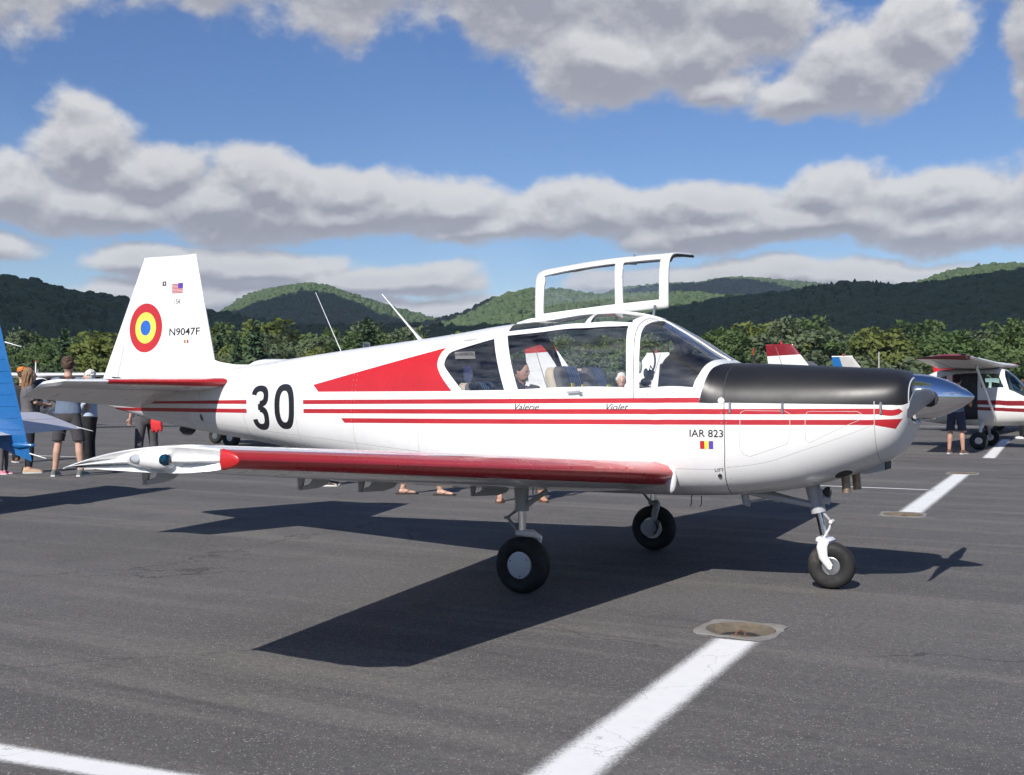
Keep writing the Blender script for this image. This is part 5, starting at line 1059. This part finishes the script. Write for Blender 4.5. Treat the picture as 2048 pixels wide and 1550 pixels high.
    pr_ = empty('propeller', (2.1, 0, 1.05)); attach(pr_, root); b = MB(); b.lathe([(.15,0),(.14,.08),(.10,.18),(.04,.25),(.005,.27)], (2.05,0,1.05), (1,0,0), 18); b.build('spinner', body, pr_)
    for sd in (-1, 1): b = MB(); b.tube([(2.12,sd*.08,1.05+sd*.06),(2.12,sd*.5,1.05+sd*.38),(2.12,sd*.75,1.05+sd*.58)], [(.03,.05),(.012,.075),(.008,.04)], 8); b.build('blade', SEAMK, pr_)
    for x in ((-.1, -.5) if aerials else ()): b = MB(); b.tube([(x,.1,1.98 if high else 1.84),(x-.35,.1,(1.98 if high else 1.84)+.34)], [.009,.005], 6); b.build('aerial', LGREY, f)
    root.location = loc; root.rotation_euler = (0, 0, R(rot)); root.scale = (scale,)*3
    return root, fo_, ro_, f
CREAM = mat('cream_paint', (.70,.69,.66), .4, var=.03, dirt=.06); GREYB = mat('grey_beige_paint', (.42,.41,.39), .45); BLUEP = mat('bright_blue_paint', (.012,.125,.36), .28, var=.06, coat=.5); NAVYP = mat('navy_paint', (.02,.03,.09), .35); LAV = mat('lavender_grey_paint', (.42,.43,.50), .4, var=.04)
BLUD = mat('royal_blue_paint', (.03,.05,.32), .35)
cess = light_plane('cream and dark red high-wing airplane with a man at its open door', (-2.47,22.15,0), 0, True, CREAM, DRED, DRED, tip=DRED, opening=True)
light_plane('white airplane with a blue rudder and grey fin parked behind the engine cowling', (-3.5,34,0), 0, False, WHITED, BLUD, None, rudder_mat=BLUEP, fin_mat=GREYB)
light_plane('airplane with a plain bright red tail behind the cream high-wing airplane', (-.35,33.5,0), 0, False, CREAM, RED, RED, rudder_mat=RED, fin_mat=RED, scale=.93, fin=((-3.9,1.3),(-4.7,2.45),(-5.5,2.45),(-5.42,1.1)))
light_plane('white low-wing airplane with a red fin tip seen through the cabin windows', (-6.95,16.4,0), 0, False, WHITED, RED, RED)
light_plane('white airplane whose red-striped fin shows through the windscreen', (-16.6,23,0), 180, False, WHITED, DRED, None, scale=.95)
light_plane('white high-wing airplane facing the onlookers from farther back', (-35.98,20.14,0), -38, True, WHITED, NAVYP, None)
light_plane('white airplane whose cabin roof shows above the rear fuselage', (-19.6,14.9,0), 180, False, WHITED, BLUD, None, scale=1.25, glassm=GLASSD, aerials=False, fin=((-3.85,1.30),(-4.4,1.7),(-5.3,1.7),(-5.42,1.15)))
light_plane('airplane with a dark blue tail behind the onlookers', (-33,36,0), 200, False, WHITED, BLUD, None, rudder_mat=BLUD, fin_mat=BLUD, scale=1.05)
# the blue aircraft whose tail reaches into the picture
bt = light_plane('bright blue airplane with ribbed rudder, only its tail beside the onlookers', (-16.22,-1.24,0), 201, False, BLUEP, NAVYP, None, rudder_mat=BLUEP, fin_mat=BLUEP, fin=((-4.1,1.25),(-4.75,2.75),(-5.12,2.75),(-5.66,.60)), st=(-4.15,1.16,2.15,1.25,.80,.22), stripes=False)
for o in bt[0].children:
    if o.name.startswith('tailplane'):
        o.data.materials[0] = LAV
        for c in o.children: c.data.materials[0] = LAV
for i in range(13):
    z = .85+i*.145; xt = -5.66+.54*(z-.60)/2.15
    for sd in (-1, 1):
        b = MB(); b.tube([(xt+.04, sd*.005, z), (xt+.16, sd*.017, z), (xt+.34, sd*.030, z+.004)], [.004,.008,.006], 7); r_ = b.build('rib', BLUEP, bt[2]); r_.matrix_parent_inverse = Matrix.Identity(4)
b = MB(); b.lathe([(.02,.0),(.05,-.16),(.02,-.34)], (-5.66,0,.80), (-1,0,0), 12); b.lathe([(.02,0),(.022,.02),(.012,.035)], (-5.66,0,.80), (-1,0,0), 12); q = b.build('tail_light', BLUEP, bt[2]); q.matrix_parent_inverse = Matrix.Identity(4)
for p0, p1 in (((-5.30,0,2.08),(-5.52,0,2.02)), ((-5.63,0,.70),(-5.85,0,.64)), ((-5.02,-1.5,.98),(-5.22,-1.55,.88)), ((-5.12,-2.0,.96),(-5.32,-2.08,.90))):
    b = MB(); b.tube([p0, p1], [.008,.004], 6); q = b.build('static_wick', WHITE, bt[2]); q.matrix_parent_inverse = Matrix.Identity(4)

# a grey-roofed shed by the trees
sh_ = empty('shed', (-27.8, 101, 0), 'small grey-roofed wooden shed by the tree line', 'shed'); b = MB(); b.box((-27.8,101,1.3), (4.6,5,2.6)); b.build('wall', mat('shed_boards', (.22,.2,.18), .9), sh_)
b = MB(); b.prism([(-30.5,98,2.5),(-25.1,98,2.5),(-27.8,98,4.3)], (0,6,0)); b.build('roof', mat('grey_shingle', (.12,.12,.13), .9), sh_)
pp = empty('pole', (polar(bearing(1758), 120)), 'thin grey wooden pole in front of the trees', 'pole'); b = MB(); b.tube([tuple(polar(bearing(1758), 120, -.1)), tuple(polar(bearing(1758), 120, 5.3))], [.10,.07], 8); b.build('post', GREYB, pp)

# ------------------------------------------------------------------ people
def remesh(mb, voxel, name, m, parent, smooth=4):
    me = mb.mesh(name, None); o = bpy.data.objects.new(name, me); COL.objects.link(o)
    md = o.modifiers.new('r', 'REMESH'); md.mode = 'VOXEL'; md.voxel_size = voxel; ms = o.modifiers.new('s', 'SMOOTH'); ms.iterations = smooth; ms.factor = .5
    dg = bpy.context.evaluated_depsgraph_get(); nm = bpy.data.meshes.new_from_object(o.evaluated_get(dg)); bpy.data.objects.remove(o); bpy.data.meshes.remove(me)
    nm.name = name; nm.polygons.foreach_set('use_smooth', [True]*len(nm.polygons)); nm.materials.clear(); return link_mesh(name, nm, m, parent)
def person(label, loc, rot, height, top, bottom, shoe, hair, skin=SKIN, sleeve='short', legs='long', hair_len=0., arms=None, stance=.11, bend=0., fore=(0,0), hairy=True, hat=None, flip_flop=False, head_turn=0., wide=1., knees=0.):
    root = empty('person', (0,0,0), label, 'person'); k = 1.
    hipz, kneez, ank = .93, .50, .085
    def P(x, y, z):   # bend the upper body forward about the hips
        if z > hipz and bend: a = bend*min(1, (z-hipz)/.25); dz = z-hipz; return Vector((x*math.cos(a)+dz*math.sin(a), y, hipz+dz*math.cos(a)-x*math.sin(a)))
        return Vector((x, y, z))
    L = {}
    for sd, fx in ((-1, fore[0]), (1, fore[1])):
        L[sd] = [Vector((0, sd*.09, hipz)), Vector((fx*.5+.015+knees, sd*(.09+stance)/2*1.05, kneez)), Vector((fx, sd*stance, ank)), Vector((fx+.16, sd*(stance+.03), .03))]
    arms = arms or {-1: [(.0,-.25,1.18),(.06,-.27,.92)], 1: [(.0,.25,1.18),(.06,.27,.92)]}
    A = {sd: [P(0, sd*.175*wide, 1.40), P(*arms[sd][0]), P(*arms[sd][1])] for sd in (-1, 1)}
    def torso(b, g_, z0=.86, z1=1.47):
        rings = []
        for z, rx, ry in ((.84,.10,.145),(.92,.115,.165),(1.0,.112,.158),(1.08,.105,.145),(1.18,.112,.155),(1.28,.120,.172),(1.37,.112,.178),(1.43,.085,.155),(1.475,.055,.075)):
            if z < z0-.001 or z > z1+.001: continue
            rings.append([P((rx+g_)*math.cos(t), (ry*wide+g_)*math.sin(t), z) for t in np.linspace(0, 2*math.pi, 18, endpoint=False)])
        b.loft(rings)
    body = MB(); torso(body, -.008)
    nk = P(.0, 0, 1.46); hd = P(.02, 0, 1.635); body.tube([nk, (nk+hd)/2, hd], [.058,.052,.05], 12)
    R3 = (0, bend, head_turn); Mh = Euler(R3).to_matrix(); H = lambda x, y, z: hd+Mh @ Vector((x, y, z))
    body.ell(hd, (.098,.077,.118), 18, 12, R3); body.ell(H(.03,0,-.07), (.06,.055,.055), 12, 8, R3); body.ell(H(.103,0,-.015), (.018,.014,.026), 8, 6, R3); body.ell(H(.092,0,-.065), (.012,.024,.010), 8, 6, R3)
    for sd in (-1, 1):
        body.ell(H(-.005, sd*.078, -.01), (.018,.012,.032), 8, 6, R3); h, kn, an, to = L[sd]
        body.tube([h, (h+kn)/2, kn+Vector((0,0,.03)), kn, (kn*.65+an*.35)+Vector((-.012,0,0)), (kn*.3+an*.7), an], [.085,.075,.058,.054,.056,.045,.036], 12)
        body.tube([an+Vector((-.045,0,-.045)), an+Vector((.0,0,-.03)), an+Vector((.08,sd*.01,-.048)), to+Vector((.03,0,-.005))], [(.030,.028),(.036,.045),(.042,.03),(.038,.018)], 10)
        s_, e, w = A[sd]; body.tube([s_, (s_+e)/2, e, (e+w)/2, w], [.052,.046,.040,.038,.028], 10)
        d = (w-e).normalized(); sd_ = d.orthogonal().normalized(); pc = w+d*.05; body.tube([w, pc, w+d*.095], [(.028,.02),(.042,.016),(.040,.014)], 10)
        lat = d.cross(Vector((1,0,0))); lat = lat.normalized() if lat.length > .2 else d.cross(Vector((0,0,1))).normalized(); nrm = d.cross(lat)
        for q, (o_, ln) in enumerate(((-.03,.055),(-.010,.07),(.011,.066),(.030,.05))): f0 = w+d*.09+lat*o_; f1 = f0+d*ln*.6+nrm*.006; body.tube([f0, f1, f1+d*ln*.4+nrm*.018], [.0095,.009,.007], 7)
        f0 = w+d*.03+lat*(-.038); body.tube([f0, f0+d*.035-lat*.022, f0+d*.065-lat*.022+nrm*.012], [.012,.011,.008], 7)
    remesh(body, .0115, 'body', skin, root, 3)
    for sd in (-1, 1): b = MB(); b.ell(H(.088, sd*.030, .012), (.010,.013,.008), 8, 6); b.build('eye', SEAMK, root)
    b = MB(); torso(b, .014, .90 if legs != 'none' else .84); 
    for sd in (-1, 1):
        s_, e, w = A[sd]; c_ = P(0, sd*.10*wide, 1.41)
        if sleeve == 'long': b.tube([c_, s_, (s_+e)/2, e, w-(w-e)*.05], [.066,.070,.062,.054,.044], 12)
        elif sleeve == 'short': b.tube([c_, s_, s_+(e-s_)*.5, s_+(e-s_)*.82], [.066,.072,.068,.070], 12)
    remesh(b, .013, 'shirt', top, root, 3)
    b = MB(); b.loft([[Vector(((rx+.012)*math.cos(t), (ry+.012)*math.sin(t), z)) for t in np.linspace(0, 2*math.pi, 18, endpoint=False)] for z, rx, ry in ((.80,.095,.135),(.86,.112,.155),(.92,.115,.165),(.98,.108,.155))])
    for sd in (-1, 1):
        h, kn, an, to = L[sd]
        if legs == 'short': b.tube([h, (h+kn)/2, kn+Vector((0,0,.06)), kn+Vector((0,0,.02))], [.098,.094,.092,.092], 14)
        elif legs == 'tight': b.tube([h, (h+kn)/2, kn, (kn*.6+an*.4), an+Vector((0,0,.02))], [.094,.082,.06,.062,.044], 14)
        else: b.tube([h, (h+kn)/2, kn, (kn*.5+an*.5), an+Vector((0,0,.0)), an+Vector((.01,0,-.035))], [.100,.092,.078,.074,.070,.074], 14)
    remesh(b, .013, 'shorts' if legs == 'short' else 'trousers', bottom, root, 3)
    for sd in (-1, 1):
        h, kn, an, to = L[sd]; b = MB(); dr_ = Vector((1, sd*.12, 0)).normalized(); sdv = Vector((-dr_.y, dr_.x, 0)); o = Vector((an.x, an.y, 0))
        if flip_flop:
            b.loft([[o+dr_*x+sdv*y+Vector((0,0,z)) for x, y in ((-.10,-.04),(-.02,-.048),(.10,-.058),(.20,-.042),(.235,.0),(.20,.042),(.10,.058),(-.02,.048),(-.10,.04))] for z in (.0, .022)]); sh_o = b.build('sandal', shoe, root)
            b = MB()
            for y in (-.04, .04): b.tube([o+dr_*.03+sdv*y+Vector((0,0,.016)), o+dr_*.09+sdv*y*.7+Vector((0,0,.055)), o+dr_*.15+Vector((0,0,.03))], [(.012,.005)]*3, 6)
            b.build('strap', shoe, sh_o)
        else:
            rings = []
            for x, w_, zt in ((-.095,.022,.07),(-.075,.036,.098),(-.02,.040,.105),(.05,.044,.075),(.12,.047,.060),(.18,.040,.048),(.205,.022,.034)): rings.append([o+dr_*x+sdv*(w_*c)+Vector((0,0,zz)) for c, zz in ((-1,.022),(-.92,zt*.6),(-.55,zt*.95),(0,zt),(.55,zt*.95),(.92,zt*.6),(1,.022))])
            b.loft(rings, True, True, True); sh_o = b.build('shoe', shoe, root, 60)
            b = MB(); b.loft([[o+dr_*x+sdv*y+Vector((0,0,z)) for x, y in ((-.10,-.028),(-.02,-.042),(.10,-.05),(.19,-.036),(.215,.0),(.19,.036),(.10,.05),(-.02,.042),(-.10,.028))] for z in (.0, .024)]); b.build('sole', mat('shoe_sole', (.62,.62,.6), .7), sh_o)
    if hairy:
        b = MB(); b.ell(H(-.022,0,.028), (.098,.088,.112), 16, 10, R3)
        if hair_len:
            rr3 = random.Random(3)
            for i in range(34):
                a = rr3.uniform(-1.9, 1.9); r0 = .085; x0_, y0_ = -.02-r0*math.cos(a)*.9, r0*math.sin(a); ph = rr3.uniform(0, 6)
                b.tube([H(x0_*(1+.25*t)+.012*math.sin(ph+t*9), y0_*(1+.25*t)+.012*math.cos(ph+t*8), .05-t*hair_len) for t in np.linspace(0, 1, 8)], [.020,.022,.022,.021,.02,.017,.013,.006], 6)
            b.build('hair', hair, root, None)
        else:
            for i in range(40):
                rr3 = random.Random(i); a, e = rr3.uniform(1.2, 5.1), rr3.uniform(-.1, 1.5); n_ = Vector((math.cos(a)*math.cos(e), math.sin(a)*math.cos(e), math.sin(e))); q = H(-.022+.09*n_.x, .083*n_.y, .028+.105*n_.z); b.ell(q, (.022,.022,.016), 7, 5)
            b.build('hair', hair, root, None)
    if hat: b = MB(); b.ell(H(-.01,0,.075), (.105,.095,.075), 16, 8, R3); b.tube([H(.06,0,.06), H(.13,0,.05), H(.17,0,.04)], [(.075,.01),(.07,.008),(.03,.005)], 12); b.build('cap', hat, root)
    s = height/1.755; root.location = loc; root.rotation_euler = (0, 0, R(rot)); root.scale = (s, s, s); return root
cl = lambda n, c, v=.08: mat(n, c, .9, var=v, vscale=18, bump=.15, bscale=25)
POLO = cl('slate_polo', (.13,.17,.24)); CHAR = cl('charcoal_cloth', (.06,.055,.06)); GTEE = cl('grey_tee', (.12,.115,.125)); LEGG = cl('dark_leggings', (.015,.016,.025)); BLKP = cl('black_trousers', (.012,.012,.014)); LBLU = cl('pale_blue_shirt', (.42,.50,.62)); GTRO = cl('grey_trousers', (.085,.08,.085)); REDJ = cl('red_jacket', (.60,.03,.035)); PINK = cl('pink_cloth', (.70,.20,.32)); ORNG = cl('orange_cap', (.85,.22,.03)); JEAN = cl('blue_jeans', (.06,.10,.22)); NAVS = cl('navy_shorts', (.045,.045,.075)); BTEE = cl('steel_blue_tee', (.16,.20,.28)); SLEE = cl('black_tee', (.025,.025,.03))
SNEK = cl('grey_sneaker', (.13,.15,.14)); TANS = cl('tan_flat', (.50,.34,.22)); BLUS = cl('blue_shoe', (.05,.16,.26)); BRNS = cl('brown_leather', (.13,.065,.04)); FLOP = cl('dark_flip_flop', (.04,.03,.03)); PNKS = cl('pink_shoe', (.55,.14,.26))
BRN = cl('brown_hair', (.09,.055,.035), .2); DRK = cl('black_hair', (.014,.012,.012), .2); GRY = cl('white_hair', (.62,.60,.57), .1); CUR = cl('curly_light_brown_hair', (.22,.13,.07), .35)
view = 119.4   # heading of the camera axis
person('man in slate polo shirt, charcoal shorts and grey sneakers seen from behind', (-15.18,4.77,0), 118, 2.05, POLO, CHAR, SNEK, BRN, legs='short', stance=.20, arms={-1: [(.05,-.28,1.17),(.22,-.2,1.05)], 1: [(.05,.28,1.17),(.22,.18,1.05)]}, wide=1.12)
person('woman with long curly light brown hair and grey T-shirt', (-16.45,4.95,0), 60, 1.88, GTEE, LEGG, TANS, CUR, legs='tight', hair_len=.36, arms={-1: [(.08,-.22,1.18),(.25,-.12,1.15)], 1: [(.08,.22,1.18),(.25,.1,1.15)]})
person('white-haired person in pale blue shirt, black trousers and blue shoes', (-16.31,6.18,0), 215, 1.86, LBLU, BLKP, BLUS, GRY, sleeve='long', arms={-1: [(.02,-.25,1.16),(.18,-.16,.98)], 1: [(.02,.25,1.16),(.18,.12,.98)]})
person('person in grey trousers half hidden behind the tail', (-15.23,6.57,0), 160, 1.85, SLEE, GTRO, BRNS, BRN, stance=.16)
rj = MB()
for i_, (dx, dz) in enumerate(((0,.0),(.05,.03),(.10,-.02),(.15,.04),(.20,.02))): rj.tube([(-15.02+dx,6.52,1.02-.02*i_), (-15.0+dx,6.50,.88), (-14.99+dx*1.1,6.50+.01*(i_ % 2),.70+dz)], [(.035,.03),(.05,.035),(.04,.02)], 9)
tag(remesh(rj, .02, 'red_jacket', REDJ, None, 6), 'bright red jacket hanging at the hip of the person in grey trousers', 'jacket')
person('child in pink by the blue tail', (-16.6,4.55,0), 20, 1.10, PINK, GREYC, PNKS, BRN, legs='tight')
person('person in dark jacket and orange cap behind the curly-haired woman', (-19.2,6.9,0), 150, 1.95, SLEE, BLKP, BRNS, BRN, sleeve='long', hat=ORNG)
person('person in jeans and dark sneakers behind the rear fuselage', (-10.0,5.35,0), 30, 1.72, GTEE, JEAN, SLEE, BRN)
person('person in dark flip-flops walking behind the wing', (-7.85,4.75,0), 28, 1.70, BTEE, NAVS, FLOP, BRN, legs='short', flip_flop=True, fore=(.30,-.27), stance=.09)
person('dark-haired man in sandals leaning to look into the cabin', (-6.15,4.60,0), -55, 1.86, SLEE, NAVS, BRNS, DRK, SKINT, legs='short', flip_flop=True, stance=.26, bend=.18, arms={-1: [(.10,-.26,1.18),(.22,-.12,1.36)], 1: [(.02,.25,1.16),(.15,.2,.98)]}, head_turn=.9)
person('man in steel blue T-shirt and navy shorts at the cabin door', (-2.70,18.85,0), 80, 1.80, BTEE, NAVS, BRNS, DRK, SKINT, legs='short', stance=.15, arms={-1: [(.12,-.26,1.15),(.34,-.2,1.12)], 1: [(.12,.26,1.15),(.34,.18,1.12)]}, bend=.12)
person('person in black trousers and white shoes beyond the cream airplane', (-2.1,28.1,0), 200, 1.75, GTEE, BLKP, cl('white_shoe', (.6,.6,.6)), BRN)
person('older man in sunglasses and red shirt beyond the cabin', (-6.88,9.54,0), -60, 1.75, REDJ, CHAR, BRNS, GRY)
